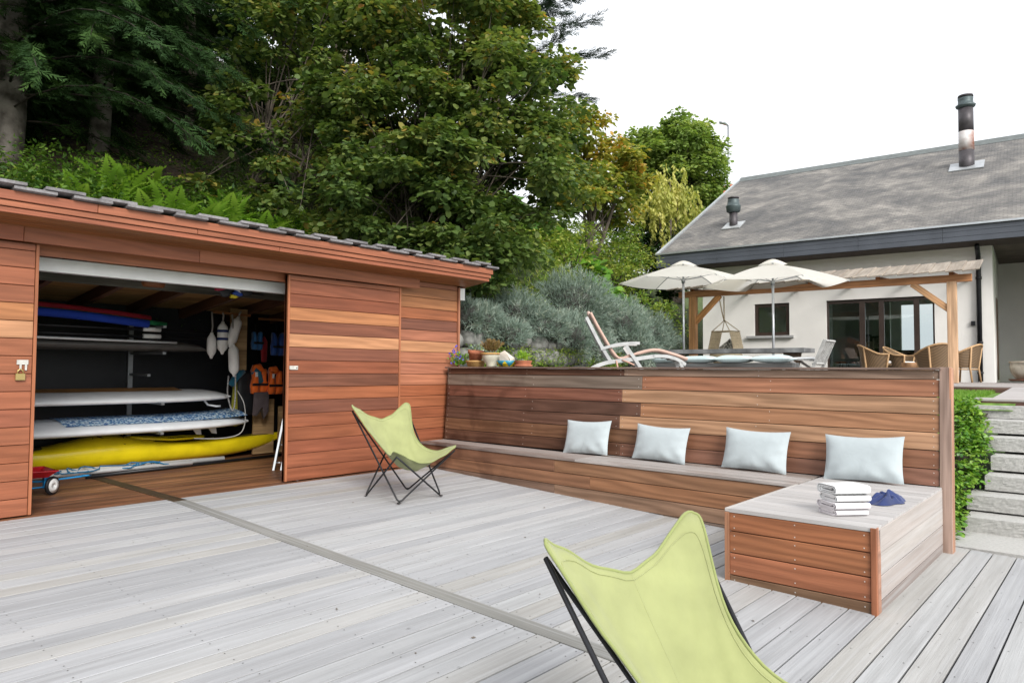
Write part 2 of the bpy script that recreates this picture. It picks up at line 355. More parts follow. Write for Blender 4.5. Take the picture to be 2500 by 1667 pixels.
# latches
M_plate = plain('painted_plate', (.5, .49, .46, 1), .5, .15, 30)
m = MB().box((4.505, YS-.012, 1.292), (4.61, YS, 1.336)).box((4.50, YS-.016, 1.295), (4.512, YS, 1.333)); m.build('latch_plate', M_plate, dr)
MB().box((4.585, YS-.0145, 1.308), (4.60, YS-.0121, 1.318)).build('keyhole', M_dark, dr)
MB().box((1.845, YS-.012, 1.325), (1.93, YS, 1.365)).box((1.865, YS-.016, 1.275), (1.88, YS-.004, 1.325)).box((1.905, YS-.016, 1.275), (1.92, YS-.004, 1.325)).build('hasp', M_plate, dl)
pl = tag(MB().box((1.835, YS-.03, 1.19), (1.905, YS-.008, 1.245)).tube([(1.85, YS-.018, 1.24), (1.852, YS-.018, 1.27), (1.87, YS-.018, 1.285), (1.89, YS-.018, 1.27), (1.892, YS-.018, 1.24)], .006, 6).build('padlock', M_brass), 'small brass padlock hanging from the white hasp on the shed door', 'padlock')
MB().lathe([(.02, 0), (.02, .02), (.012, .028)], (4.66, YS+.045, -.006), 10).build('door_roller', M_steel, dr)
# ------------------------------------------------------------------ bench and its back wall
bench = thing('corner_bench', 'built-in hardwood corner bench with a tall plank back wall', 'bench', (6.5, 4, 0))
LEAN = .068
def wx(z): return 6.967+(z-.329)*LEAN
nw = unit((-1, 0, LEAN))
rows = [1.322, 1.239, 1.088, .938, .785, .632, .474, .33]
split = [4.376, 4.135, 4.393, 4.146, 4.415, 4.12, 4.40]
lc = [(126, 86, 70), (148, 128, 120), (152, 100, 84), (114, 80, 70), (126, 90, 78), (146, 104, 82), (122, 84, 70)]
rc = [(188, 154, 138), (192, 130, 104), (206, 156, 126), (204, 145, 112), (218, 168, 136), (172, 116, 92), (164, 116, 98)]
bw = MB().prism([(wx(-.3)+.03, -.3), (wx(1.31)+.03, 1.31), (7.09, 1.31), (7.09, -.3)], lambda u, v, w: (u, 1.25+w*6.05, v)).build('back_wall', M_dark, bench)  # dark backing behind the boards, added to block light leaks
nb = MB()
for i in range(7):
    za, zb = rows[i+1], rows[i]; z = (za+zb)/2; w = zb-za-.006
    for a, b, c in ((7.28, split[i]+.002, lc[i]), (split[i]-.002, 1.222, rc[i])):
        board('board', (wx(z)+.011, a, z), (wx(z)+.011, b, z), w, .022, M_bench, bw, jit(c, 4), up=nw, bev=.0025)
        for y in (a-.04, b+.04, (a+b)/2):
            for s in (-.3, .3): disc(nb, (wx(z+s*w)-.002, y, z+s*w), .005, 6, nw)
board('cap_board', (7.065, 7.3, 1.332), (7.065, 1.2, 1.332), .17, .02, M_bench, bench, col(150, 128, 118))
struct(MB().box((7.1, 5.6, .9), (7.62, 7.36, 1.341)).build('ledge', plain('ledge_stone', (.22, .21, .2, 1), .9)))
# end post
for (xa, ya, w, c) in ((6.95, 1.172, .09, (196, 168, 154)),):
    board('end_post', (wx(-.28)-.01+.02, ya, -.28), (wx(1.345)-.01+.02, ya, 1.345), w, .045, M_bench, bench, col(*c), up=nw)
board('end_post', (6.99, 1.135, -.28), (7.068, 1.135, 1.34), .1, .02, M_bench, bench, col(214, 160, 130), up=(0, -1, 0))
# seat
F0, F1 = (6.505, 7.27), (6.272, 2.185)
def slab_y(name, poly, z0, z1, c, parent, mat=M_bench):
    """flat board lying along Y: poly in (x, y)"""
    cx_ = sum(p[0] for p in poly)/len(poly); cy_ = sum(p[1] for p in poly)/len(poly); zc = (z0+z1)/2
    M = Matrix.Translation((cx_, cy_, zc)) @ Matrix.Rotation(math.pi/2, 4, 'Z'); I = M.inverted()
    return put(name, MB().prism(poly, lambda u, v, w: I @ Vector((u, v, z0+(z1-z0)*w))).mesh(name, mat), parent, M, c)
st = MB().prism([(6.56, 7.26), (6.33, 1.3), (6.95, 1.3), (6.95, 7.26)], lambda u, v, w: (u, v, .05+w*.24)).build('seat', M_dark, bench)
def fx(y): t = (y-F0[1])/(F1[1]-F0[1]); return F0[0]+t*(F1[0]-F0[0])
for k in range(3):
    f0 = lambda y, k=k: fx(y)-.012+k*.152; f1 = lambda y, k=k: min(fx(y)-.012+k*.152+.147, 6.958)
    for a, b in ((7.27, 4.6), (4.597, 2.19)):
        if f1(a)-f0(a) < .02: continue
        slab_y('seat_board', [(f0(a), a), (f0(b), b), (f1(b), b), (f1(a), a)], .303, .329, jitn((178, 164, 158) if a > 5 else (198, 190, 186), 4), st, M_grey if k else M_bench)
slab_y('seat_board', [(6.885, 4.6), (6.73, 2.19), (6.958, 2.19), (6.958, 4.6)], .302, .328, col(186, 176, 170), st, M_bench)
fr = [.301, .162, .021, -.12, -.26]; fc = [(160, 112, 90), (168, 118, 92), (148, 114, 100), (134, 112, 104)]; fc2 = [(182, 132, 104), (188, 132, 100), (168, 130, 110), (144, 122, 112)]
for i in range(4):
    z = (fr[i]+fr[i+1])/2
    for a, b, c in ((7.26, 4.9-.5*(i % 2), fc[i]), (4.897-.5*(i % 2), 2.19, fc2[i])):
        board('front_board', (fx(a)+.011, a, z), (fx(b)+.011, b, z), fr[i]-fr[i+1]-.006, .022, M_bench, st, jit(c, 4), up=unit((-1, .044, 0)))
# wide platform at the end of the bench
pf = MB().box((4.9, 1.23, -.3), (6.9, 2.16, .3)).build('platform', M_dark, bench)
x = 4.86; k = 0
while x < 6.95:
    x1 = min(x+.15, 6.957); a = 2.158
    slab_y('top_board', [(x, 1.202), (x1-.006, 1.202), (x1-.006, a), (x, a)], .303, .3295, jitn((214, 211, 210), 5), pf, M_grey); x = x+.15; k += 1
board('edge_trim', (4.86, 2.175, .317), (6.29, 2.175, .317), .03, .026, M_grey, pf, col(216, 212, 208))
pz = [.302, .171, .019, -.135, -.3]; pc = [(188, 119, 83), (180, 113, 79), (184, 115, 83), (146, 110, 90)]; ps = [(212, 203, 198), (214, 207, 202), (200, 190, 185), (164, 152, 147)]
for i in range(4):
    z = (pz[i]+pz[i+1])/2; h = pz[i]-pz[i+1]-.006
    board('front_board', (4.873, 2.155, z), (4.873, 1.235, z), h, .022, M_bench, pf, jit(pc[i], 4), up=(-1, 0, 0))
    for y in (2.12, 1.7, 1.27):
        for s in (-.32, .32): disc(nb, (4.8605, y, z+s*h), .0048, 6, (-1, 0, 0), (0, 0, 1))
    board('side_board', (4.95, 1.207, z), (6.94, 1.207, z), h+(.027 if i == 0 else 0), .022, M_grey, pf, jitn(ps[i], 4), up=(0, -1, 0))
board('corner_trim', (4.866, 2.172, -.3), (4.866, 2.172, .302), .034, .03, M_bench, pf, col(202, 146, 112), up=(-1, 0, 0))
board('corner_trim', (4.866, 1.214, -.3), (4.866, 1.214, .3285), .036, .034, M_bench, pf, col(188, 122, 88), up=(-1, 0, 0))
MB().prism([(4.884, -.3), (4.947, -.3), (4.947, .15), (4.905, .3285), (4.884, .3285)], lambda u, v, w: (u, 1.196+.02*w, v)).build('corner_trim', M_bench, pf, color=col(204, 152, 126))
struct(nb.build('screw_heads', plain('bright_screw', (.62, .58, .54, 1), .4, metal=.5), bw), 'stuff')
# ------------------------------------------------------------------ cushions, towels
def pillow_mesh(name, w, h, t, mat, seed, crease=.011):
    r = random.Random(seed); ph = [r.uniform(0, 6.28) for _ in range(8)]
    def f(side):
        def g(u, v):
            U, Vv = 2*u-1, 2*v-1
            x = U*w/2*(1-.05*(1-Vv**2)); y = Vv*h/2*(1-.05*(1-U**2))
            b = max(0, (1-abs(U)**3.2)*(1-abs(Vv)**3.2))**.62
            z = side*t/2*b*(1+.12*math.sin(2.1*U+ph[0])*math.cos(1.7*Vv+ph[1]))
            e = min(1, abs(U)**2+abs(Vv)**2)
            z += side*crease*b*e*(math.sin(9*U+5*Vv*(1 if U > 0 else -1)+ph[2])*max(0, -Vv+.15)*1.6+.7*math.sin(13*Vv-6*U+ph[3])*abs(U)**2)
            y -= .012*(1-U*U)*(Vv > .9)
            return (x, y, z)
        return g
    m = MB().grid(f(1), 27, 19); m.grid(lambda u, v: f(-1)(1-u, v), 27, 19)
    me = m.mesh(name, mat); return me
M_cush = fabric('pale_blue_cushion', (.41, .465, .49, 1), .05)
lab = ['pale blue-grey cushion on the bench, nearest the shed', 'pale blue-grey cushion on the bench, second from the shed', 'pale blue-grey cushion just beside the bench platform', 'pale blue-grey cushion leaning on the wall behind the towels']
for i, (y, w, h, tw) in enumerate(((4.77, .62, .40, .03), (3.81, .64, .39, -.03), (2.77, .65, .41, -.02), (1.79, .66, .415, .03))):
    lean = math.radians(16); M = Matrix(((0, math.sin(lean), -math.cos(lean), 6.855), (-1, 0, 0, y), (0, math.cos(lean), math.sin(lean), .331+h/2*.985), (0, 0, 0, 1))) @ Matrix.Rotation(tw, 4, 'Z')
    o = put('scatter_cushion', pillow_mesh('cushion', w, h, .13, M_cush, 3+i), None, M); tag(o, lab[i], 'cushion', 'cushions on the bench')
# towels: a flat roll, wound as a ribbon
def towel(name, zb, hgt, depth, length, mat, shift, seed):
    r = random.Random(seed); th = .0055; pts = []; n = 3; hh = hgt/2-th/2; L0 = depth/2-hh
    for k in range(n):
        a = hh*(1-k/n*.95); b = hh*(1-(k+.5)/n*.95)
        l0 = L0-.012*k+r.uniform(-.004, .004)
        pts += [(-l0*(1 if k else .96), -a)] if k == 0 else []
        pts += [(l0*s, -a+.001*r.uniform(-1, 1)) for s in (-.6, 0, .6, 1)]
        for j in range(1, 6): t = -math.pi/2+math.pi*j/6; pts.append((l0+(a+b)/2*.9*math.cos(t), (b-a)/2+(a+b)/2*math.sin(t)))
        pts += [(l0*s, b+.001*r.uniform(-1, 1)) for s in (1, .6, 0, -.6, -1)]
        if k < n-1:
            c = hh*(1-(k+1)/n*.95); l1 = L0-.012*k
            for j in range(1, 6): t = math.pi/2+math.pi*j/6; pts.append((-l1+(b+c)/2*.9*math.cos(t), (b-c)/2+(b+c)/2*math.sin(t)))
    v = []; N = len(pts)
    for i in range(N):
        a = V3(*pts[max(i-1, 0)], 0); b = V3(*pts[min(i+1, N-1)], 0); d = unit(b-a+1e-9); nrm = V3(-d[1], d[0], 0)
        for s in (-1, 1): q = V3(*pts[i], 0)+nrm*th/2*s; v.append((q[0], q[1]))
    m = MB(); ax = unit((.74, -.67, 0)); dp = unit((.6, .8, 0)); c0 = V3(5.21, 1.485, .331+zb+hgt/2)+ax*shift
    K = 6; allv = []
    for k in range(K):
        e = (k/(K-1)-.5)*length
        for p in v: allv.append(c0+ax*(e+.004*math.sin(p[0]*30+seed))+dp*p[0]+V3(0, 0, p[1]))
    f = []; W_ = 2*N
    for k in range(K-1):
        for i in range(N-1):
            for s in (0, 1):
                q = (k*W_+2*i+s, k*W_+2*(i+1)+s, (k+1)*W_+2*(i+1)+s, (k+1)*W_+2*i+s); f.append(q if s else q[::-1])
    for k in (0, K-1):
        for i in range(N-1): f.append((k*W_+2*i, k*W_+2*i+1, k*W_+2*i+3, k*W_+2*i+2))
    m.add(allv, f, False); return m.build(name, mat)
M_tw = fabric('white_terry', (.80, .81, .82, 1), .03); M_tw2 = fabric('lilac_terry', (.74, .71, .74, 1), .03)
for i, (z, h, d, l, mt, s, lb) in enumerate(((0, .038, .2, .23, M_tw2, -.01, 'lowest white towel of the folded stack on the bench platform'), (.038, .052, .215, .25, M_tw2, -.005, 'white folded towel second from the bottom of the stack'), (.09, .046, .2, .245, M_tw, .01, 'white folded towel second from the top of the stack'), (.136, .07, .22, .25, M_tw, 0, 'thick white folded towel on top of the stack'))):
    tag(towel('folded_towel', z, h, d, l, mt, s, 5+i), lb, 'towel', 'stack of folded towels')
def crumple(u, v):
    a = 2*math.pi*u; r = v; R = .115*(1+.22*math.sin(2*a+.6)+.12*math.sin(5*a))
    x, y = R*1.5*r*math.cos(a), R*r*math.sin(a)
    z = .075*(1-r**3)*(.75+.25*math.sin(3*a+1))+.026*math.sin(7*a+6*r)*r*(1-r)*3+.018*math.sin(60*x+47*y)*(1-r)
    return (5.86+x*.82+y*.5, 1.375-x*.5+y*.82, .332+max(z, .002))
tag(MB().grid(crumple, 49, 14).build('swim_shorts', fabric('navy_fabric', (.012, .028, .12, 1), .25, .8)), 'crumpled navy blue swim shorts beside the folded towels', 'shorts')
# ------------------------------------------------------------------ butterfly chairs
M_sling = fabric('lime_canvas', (.315, .34, .15, 1), .13, .9, trans=.12)
M_hem = fabric('lime_hem', (.24, .275, .10, 1), .07, .9)
def interp(t, ks):
    xs = [k[0] for k in ks]; return np.array([np.interp(t, xs, [k[1][i] for k in ks]) for i in range(len(ks[0][1]))])
def smooth_keys(ks):
    """dense Catmull-Rom resampling"""
    out = []; n = len(ks)
    for i in range(n-1):
        p = [np.array(ks[max(0, min(n-1, i+j))][1], float) for j in (-1, 0, 1, 2)]
        for s in range(8):
            t = s/8; out.append((ks[i][0]+(ks[i+1][0]-ks[i][0])*t, .5*((2*p[1])+(-p[0]+p[2])*t+(2*p[0]-5*p[1]+4*p[2]-p[3])*t*t+(-p[0]+3*p[1]-3*p[2]+p[3])*t**3)))
    out.append((ks[-1][0], np.array(ks[-1][1], float))); return out
KM = smooth_keys([(-1.31, (.375, .80)), (-.5, (.165, .48)), (0, (.0, .315)), (.5, (-.16, .285)), (1.31, (-.335, .38))])
KL = smooth_keys([(-1.31, (.47, 1.05)), (-1, (.39, .955)), (-.5, (.192, .62)), (0, (.007, .443)), (.5, (-.175, .407)), (1, (-.365, .525)), (1.31, (-.44, .58))])
KX = smooth_keys([(-1.31, (.41,)), (-1, (.385,)), (-.5, (.24,)), (0, (.20,)), (.5, (.26,)), (1, (.41,)), (1.31, (.45,))])
def sling_pt(u, v):
    U, Wv = (2*u-1), (2*v-1); ri = max(abs(U), abs(Wv), 1e-6); ln = math.hypot(U, Wv)+1e-9; dx, dy = abs(U)/ln+1e-6, abs(Wv)/ln
    R_ = (dx**2.6+dy**2.6)**(-1/2.6)*ri*1.305; u2, w2 = U/ln*R_, Wv/ln*R_
    M_ = interp(w2, KM); L_ = interp(w2, KL); xs = interp(w2, KX)[0]
    a = abs(u2)**1.75; yz = M_+(L_-M_)*a
    wr = .007*math.sin(5*w2+3*u2+.5)*(1-min(1, abs(u2)))*math.sin(3*w2)+.005*math.sin(7*w2+3*u2)*(1-min(1, abs(u2)))+.0035*math.sin(16*u2+6*w2)+.004*math.sin(11*(u2+w2))*max(0, abs(u2*w2)-.25)+.004*math.sin(13*(u2-w2)+1)*max(0, abs(u2*w2)-.2)
    return (xs*u2, yz[0], yz[1]+wr)
def butterfly(loc, rz, label):
    root = thing('butterfly_chair', label, 'chair', loc, 'lime butterfly chairs', rz); M = WM[root.name]
    me = MB().grid(sling_pt, 41, 41).mesh('sling', M_sling); s = put('sling', me, root, M)
    sm = s.modifiers.new('thick', 'SOLIDIFY'); sm.thickness = .006; sm.offset = 0
    per = [sling_pt(i/30, 0) for i in range(30)]+[sling_pt(1, i/30) for i in range(30)]+[sling_pt(1-i/30, 1) for i in range(30)]+[sling_pt(0, 1-i/30) for i in range(30)]
    put('hem', MB().tube(per, .0065, 6, closed=True).mesh('hem', M_hem), s, M)
    put('seam', MB().tube([np.array(sling_pt(.5, i/20))+V3(0, 0, .0035) for i in range(21)], .0026, 5).mesh('seam', M_sling), s, M)
    inn = [sling_pt(.035+.93*a, .035+.93*b) for a, b in [(i/24, 0) for i in range(24)]+[(1, i/24) for i in range(24)]+[(1-i/24, 1) for i in range(24)]+[(0, 1-i/24) for i in range(24)]]
    put('stitching', MB().tube([np.array(p)+V3(0, -.002, .0035) for p in inn], .0026, 5, closed=True).mesh('stitching', M_sling), s, M)
    T = {'HL': (-.375, .40, .90), 'HR': (.375, .40, .90), 'LF': (-.40, -.365, .48), 'LR': (.40, -.365, .48)}
    Fp = [(-.29, .275, .012), (-.29, -.275, .012), (.29, -.275, .012), (.29, .275, .012)]
    def rod(tips, f):
        a, b = V3(*T[tips[0]]), V3(*T[tips[1]]); p = V3(*f); pts = [a]
        da, db = unit(a-p), unit(b-p); r = .075
        for t in np.linspace(0, 1, 9): pts.append((1-t)**2*(p+da*r)+2*t*(1-t)*(p-V3(0, 0, .012))+t*t*(p+db*r))
        pts.append(b); zmin = min(q[2] for q in pts); pts = [q+V3(0, 0, .017-zmin)*max(0, 1-(q[2]/.3)) for q in pts]
        put('frame_rod', MB().tube(pts, .0092, 8).mesh('rod', M_blackmetal), root, M)
        put('foot', MB().lathe([(.02, 0), (.021, .006), (.01, .011)], (f[0], f[1], 0), 10).mesh('foot', M_blackmetal), root, M)
    for tips, k in ((('HL', 'LR'), 1), (('HL', 'LR'), 3), (('HR', 'LF'), 0), (('HR', 'LF'), 2)): rod(tips, Fp[k])
    return root
butterfly((4.985, 5.83, zd(5.83)+.002), 0, 'lime green butterfly chair standing in front of the shed door')
butterfly((2.137, .982, zd(.982)+.002), -.191, 'large lime green butterfly chair in the foreground, cut off by the picture edge')
# ------------------------------------------------------------------ things kept in the shed
M_yel = plain('yellow_gelcoat', (.86, .68, .012, 1), .28, .06, coat=.3); M_wgel = plain('white_gelcoat', (.80, .83, .86, 1), .3, .04, coat=.3)
def loft(st, n=18, tilt=0):
    """stations (x, yc, half width, z bottom, z rim, z top) -> hull"""
    m = MB(); v = []; f = []
    for x, yc, w, zb, zr, zt in st:
        for k in range(n):
            a = 2*math.pi*k/n; c, s = math.cos(a), math.sin(a)
            z = zr+(zt-zr)*abs(s)**1.1 if s > 0 else zr-(zr-zb)*abs(s)**.75
            v.append((x, yc+w*math.copysign(abs(c)**.8, c), z+tilt*w*math.copysign(abs(c)**.8, c)))
    for i in range(len(st)-1):
        for k in range(n): f.append((i*n+k, i*n+(k+1) % n, (i+1)*n+(k+1) % n, (i+1)*n+k))
    f += [tuple(range(n)), tuple((len(st)-1)*n+k for k in range(n))[::-1]]
    return m.add(v, f, True)
ky = thing('kayak', 'yellow kayak lying on the shed floor', 'kayak', (3.6, 10., 0))
xs = np.linspace(0, 1, 25); stn = []
for t in xs:
    x = 1.3+4.75*t; w = .29*max(.02, math.sin(math.pi*t)**.6); b = .02+.22*abs(2*t-1)**5
    top = .30+.13*math.exp(-((x-3.5)/.55)**2)-.02*math.exp(-((x-4.5)/.4)**2)
    stn.append((x, 10.0, w, b, .25+.03*abs(2*t-1)**3, top+.02*abs(2*t-1)**2))
loft(stn).build('hull', M_yel, ky)
MB().tube([(4.3+.52*math.cos(a), 10.0+.2*math.sin(a), .335+.05*max(0, -math.cos(a))) for a in np.linspace(0, 6.283, 28)[:-1]], .018, 6, closed=True).build('cockpit_rim', M_yel, ky)
MB().lathe([(.5, 0), (.5, .002)], (4.3, 10, .325), 24, 1, .38).build('cockpit', M_dark, ky)
MB().lathe([(.26, 0), (.24, .03), (.1, .045)], (2.55, 9.93, .315), 20, 1, .6).build('hatch', M_blackmetal, ky)
MB().tube([(3.05, 9.84, .33), (3.25, 9.74, .3), (3.35, 9.9, .41)], .006, 5).tube([(3.4, 9.9, .43), (3.68, 9.74, .32), (3.7, 9.9, .43)], .006, 5).tube([(4.9, 9.85, .32), (5.4, 9.9, .31), (5.9, 9.95, .3)], .008, 5).build('deck_lines', M_dark, ky)
def boardlike(x0, x1, yc, w, zb, th, rise):
    s = []
    for t in np.linspace(0, 1, 22):
        x = x0+(x1-x0)*t; e = max(0, 1-abs(2*t-1)**4)**.5; k = rise*max(0, t-.7)**2*11
        tt = th*max(.15, (1-abs(2*t-1)**10)); s.append((x, yc, max(.02, w*e), zb+k, zb+k+tt*.5, zb+k+tt))
    return s
s1 = thing('paddle_board', 'white paddle board with a wooden stripe on the upper rack arms', 'paddle board', (3.6, 9.75, .9), 'paddle boards on the rack')
loft(boardlike(1.6, 5.08, 9.75, .38, .875, .12, .02), tilt=.13).build('hull', M_wgel, s1)
MB().add([(2., 9.75, 1.0), (4.4, 9.75, 1.0), (4.4, 10.02, 1.036), (2., 10.02, 1.036)], [(0, 1, 2, 3)]).build('wood_stripe', plain('veneer', (.3, .15, .05, 1), .5), s1)
MB().tube([(4.62, 9.6, .875), (4.68, 9.6, .80), (4.8, 9.6, .775), (4.86, 9.6, .775)], .014, 6).build('fin', M_wgel, s1)
s2 = thing('paddle_board', 'white inflatable paddle board with a blue patterned deck pad', 'paddle board', (3.6, 9.75, .5), 'paddle boards on the rack')
loft(boardlike(1.6, 5.36, 9.75, .4, .50, .15, .03), tilt=.13).build('hull', M_wgel, s2)
mpad, n_, b_, nd, lk = nodes('blue_dapple'); t_ = nd('TexNoise', Scale=34, Detail=2); tcx = nd('TexCoord'); lk(tcx.outputs['Object'], t_.inputs[0]); lk(ramp(nd, lk, t_.outputs[0], [(.44, (.02, .1, .32)), (.5, (.06, .3, .55)), (.55, (.7, .8, .85))]), b_.inputs['Base Color'])
MB().grid(lambda u, v: (2.9+2.3*u, 9.46+.58*v, .668+.13*(9.46+.58*v-9.75)-.03*(2*v-1)**2+.04*max(0, u-.5)**2*4), 12, 4).build('deck_pad', mpad, s2)
for x in (4.5, 4.72): MB().prism([(0, 0), (.13, 0), (.15, -.12), (.08, -.11)], lambda u, v, w, x=x: (x+u, 9.7+.01*w, .505+v)).build('fin', M_wgel, s2)
wb = thing('windsurf_board', 'dark grey windsurf board with a white rail under the masts', 'surfboard', (3.2, 9.8, 1.5))
loft(boardlike(1.4, 4.75, 9.8, .34, 1.52, .13, .02)).build('hull', plain('dark_hull', (.10, .095, .09, 1), .4), wb)
MB().tube([(1.6, 9.455, 1.66), (3.0, 9.45, 1.645), (4.2, 9.52, 1.635)], .016, 6).build('rail', M_wgel, wb)
for i, (a, b, r, c, lb) in enumerate((((1.5, 9.5, 2.02), (3.88, 9.6, 1.93), .052, (.36, .015, .035, 1), 'red foam tube on top of the shed rack'), ((1.5, 9.42, 1.985), (4.05, 9.5, 1.868), .03, (.01, .17, .06, 1), 'thin green foam tube between the red and the blue one'), ((1.5, 9.36, 1.94), (3.8, 9.44, 1.86), .05, (.01, .05, .42, 1), 'blue foam tube lowest of the three tubes'))):
    a, b = V3(*a), V3(*b); tag(MB().tube([a+(b-a)*t+V3(0, 0, .04*math.sin(math.pi*t)) for t in np.linspace(0, 1, 8)], r, 12).build('foam_tube', plain('foam', c, .8)), lb, 'foam tube', 'foam tubes on the rack')
for z0, z1, lb in ((1.80, 1.79, 'black windsurf mast with a white cuff, upper of two'), (1.71, 1.70, 'black windsurf mast with a white cuff, lower of two')):
    o = thing('windsurf_mast', lb, 'mast', (3.4, 9.5, z0)); MB().tube([(1.5, 9.45, z0), (5.0, 9.62, z1)], .017, 8).build('spar', M_blackmetal, o); MB().tube([(3.78, 9.54, z0), (4.0, 9.55, z0)], .03, 10).build('cuff', M_white, o)
rack = thing('board_rack', 'steel wall rack with projecting arms in the shed', 'rack', (3.9, 10.3, 0))
for x in (1.4, 3.95):
    MB().bar((x, 10.38, 0), (x, 10.38, 2.1), .06, .05, up=(0, 1, 0)).build('upright', M_steel, rack)
    for z in (.48, .855, 1.215, 1.5, 1.84):
        MB().bar((x, 10.36, z), (x, 9.3 if z != 1.215 else 9.75, z-.01), .04, .03).build('arm', M_steel, rack)
MB().box((4.17, 9.735, 1.2), (4.23, 9.752, 1.235)).build('arm_cap', M_white, rack) if False else None
# fenders on a rail
ra = MB().bar((4.72, 9.6, 2.085), (5.28, 9.6, 2.065), .04, .03).bar((5.42, 9.6, 2.03), (5.95, 9.6, 2.03), .04, .03).build('hanging_rail', M_plank, shed, color=col(190, 130, 80))
M_fend = plain('fender_vinyl', (.85, .85, .83, 1), .4, .06)
for i, (x, y, z, tl, lb) in enumerate(((4.69, 9.55, 1.62, 0, 'white boat fender with a pointed end, leftmost of the bunch'), (4.83, 9.52, 1.73, .0, 'white boat fender with two navy bands'), (4.99, 9.5, 1.82, .28, 'grubby white boat fender hanging tilted, highest of the bunch'), (4.97, 9.46, 1.42, -.05, 'white boat fender hanging lowest of the bunch'))):
    M = Matrix.Translation((x, y, z)) @ Matrix.Rotation(tl, 4, 'Y'); h = .19 if i else .14; r = .072 if i else .062
    o = tag(put('boat_fender', None, None, M), lb, 'fender', 'boat fenders on the rail')
    put('body', MB().lathe([(.014, -h-.045), (.024, -h-.02), (.03, -h-.005), (r*.7, -h+.015), (r*.93, -h+.045), (r, -h+.09), (r, h-.09), (r*.93, h-.045), (r*.7, h-.015), (.03, h+.005), (.02, h+.035)], n=14).mesh('fender', M_fend), o, M)
    put('rope', MB().tube([(0, 0, h+.03), (.01, 0, h+.12), (-.005, 0, min(2.08-z, h+.45))], .011, 6).mesh('rope', plain('rope', (.35, .34, .32, 1), .9)), o, M)
    if i == 1:
        for dz in (.09, -.02): put('band', MB().lathe([(r*1.04, -.018), (r*1.06, 0), (r*1.04, .018)], (0, 0, dz), 14).mesh('band', plain('navy_band', (.01, .03, .14, 1), .6)), o, M)
MB().bar((5.17, 9.72, 1.278), (5.17, 9.72, 2.16), .25, .03, up=(0, -1, 0)).build('partition_panel', M_plank, shed, color=col(232, 196, 146))
MB().bar((5.72, 9.95, .02), (5.72, 9.95, .84), .34, .03, up=(0, -1, 0)).bar((6.06, 9.93, .02), (6.06, 9.93, .72), .2, .03, up=(0, -1, 0)).build('partition_panel', M_plank, shed, color=col(228, 190, 140))
def puff(name, poly, y, depth, mat, parent=None):
    cx_ = sum(p[0] for p in poly)/len(poly); cz_ = sum(p[1] for p in poly)/len(poly); m = MB(); n = len(poly); v = []; f = []
    sc = [(1, 0), (.93, .6), (.7, .92), (.35, 1), (.02, 1)]
    for side in (-1, 1):
        o0 = len(v)
        for s, d in sc: v += [(cx_+(p[0]-cx_)*s, y+side*depth/2*d, cz_+(p[1]-cz_)*s) for p in poly]
        for i in range(len(sc)-1):
            for k in range(n):
                q = (o0+i*n+k, o0+i*n+(k+1) % n, o0+(i+1)*n+(k+1) % n, o0+(i+1)*n+k); f.append(q if side < 0 else q[::-1])
    return m.add(v, f, True).build(name, mat, parent)
M_or = fabric('orange_nylon', (.95, .16, .012, 1), .1, .6); M_blk = M_dark
def vest(x, z, w, h, y, mat, lb, name='life_jacket', cat='life jacket', grp='orange life jackets', collar=True, extra=True):
    o = thing(name, lb, cat, (x, y, z), grp)
    for s in (-1, 1): puff('front_panel', [(x+s*.01, z), (x+s*.02, z+h*.72), (x+s*w*.22, z+h*.95), (x+s*w*.42, z+h*.98), (x+s*w*.38, z+h*.6), (x+s*w*.5, z+h*.3), (x+s*w*.46, z)], y-.03, .11, mat, o)
    if collar: puff('collar', [(x-w*.4, z+h*.86), (x-w*.25, z+h*1.12), (x+w*.15, z+h*1.18), (x+w*.42, z+h*.9), (x+w*.2, z+h*.84)], y+.02, .12, mat, o)
    MB().bar((x-w*.5, y-.09, z+h*.36), (x+w*.5, y-.09, z+h*.36), .012, .035).build('belt', M_dark, o)
    if extra: MB().box((x-w*.32, y-.088, z+h*.66), (x-w*.18, y-.083, z+h*.84)).build('reflector', M_white, o)
    MB().tube([(x, y, z+h), (x, y+.02, z+h*1.35)], .006, 5).build('strap', M_dark, o)
vest(5.52, .93, .26, .38, 9.78, M_or, 'orange life jacket beside the teal wetsuit in the shed')
vest(5.75, .92, .24, .36, 9.72, M_or, 'orange life jacket with a white reflector next to the plywood panel')
vest(5.80, 1.50, .22, .36, 9.75, fabric('blue_nylon', (.015, .08, .34, 1), .1, .6), 'blue buoyancy vest hanging under the clothes rail', grp=None, collar=False, extra=False)
vest(5.50, 1.58, .16, .28, 9.82, fabric('mid_blue_nylon', (.03, .16, .4, 1), .1, .6), 'small mid-blue vest on a hanger under the clothes rail', grp=None, collar=False, extra=False)
tag(puff('shirt', [(5.62, 1.4), (5.6, 1.72), (5.66, 1.8), (5.71, 1.72), (5.7, 1.4)], 9.86, .06, fabric('red_cloth', (.32, .012, .02, 1), .1)), 'dark red garment hanging between two blue vests', 'garment')
tag(puff('towel_dress', [(5.16, .48), (5.19, .9), (5.2, 1.24), (5.25, 1.24), (5.29, .8), (5.33, .48), (5.25, .45)], 9.9, .07, fabric('mustard_cloth', (.34, .32, .03, 1), .12)), 'long mustard yellow garment hanging below the plywood panel', 'garment')
ws = thing('wetsuit', 'black wetsuit with teal sleeves hanging in the shed', 'wetsuit', (5.35, 9.8, .6))
puff('torso', [(5.24, .62), (5.22, 1.2), (5.3, 1.27), (5.48, 1.26), (5.52, 1.1), (5.46, .62)], 9.82, .08, M_blk, ws)
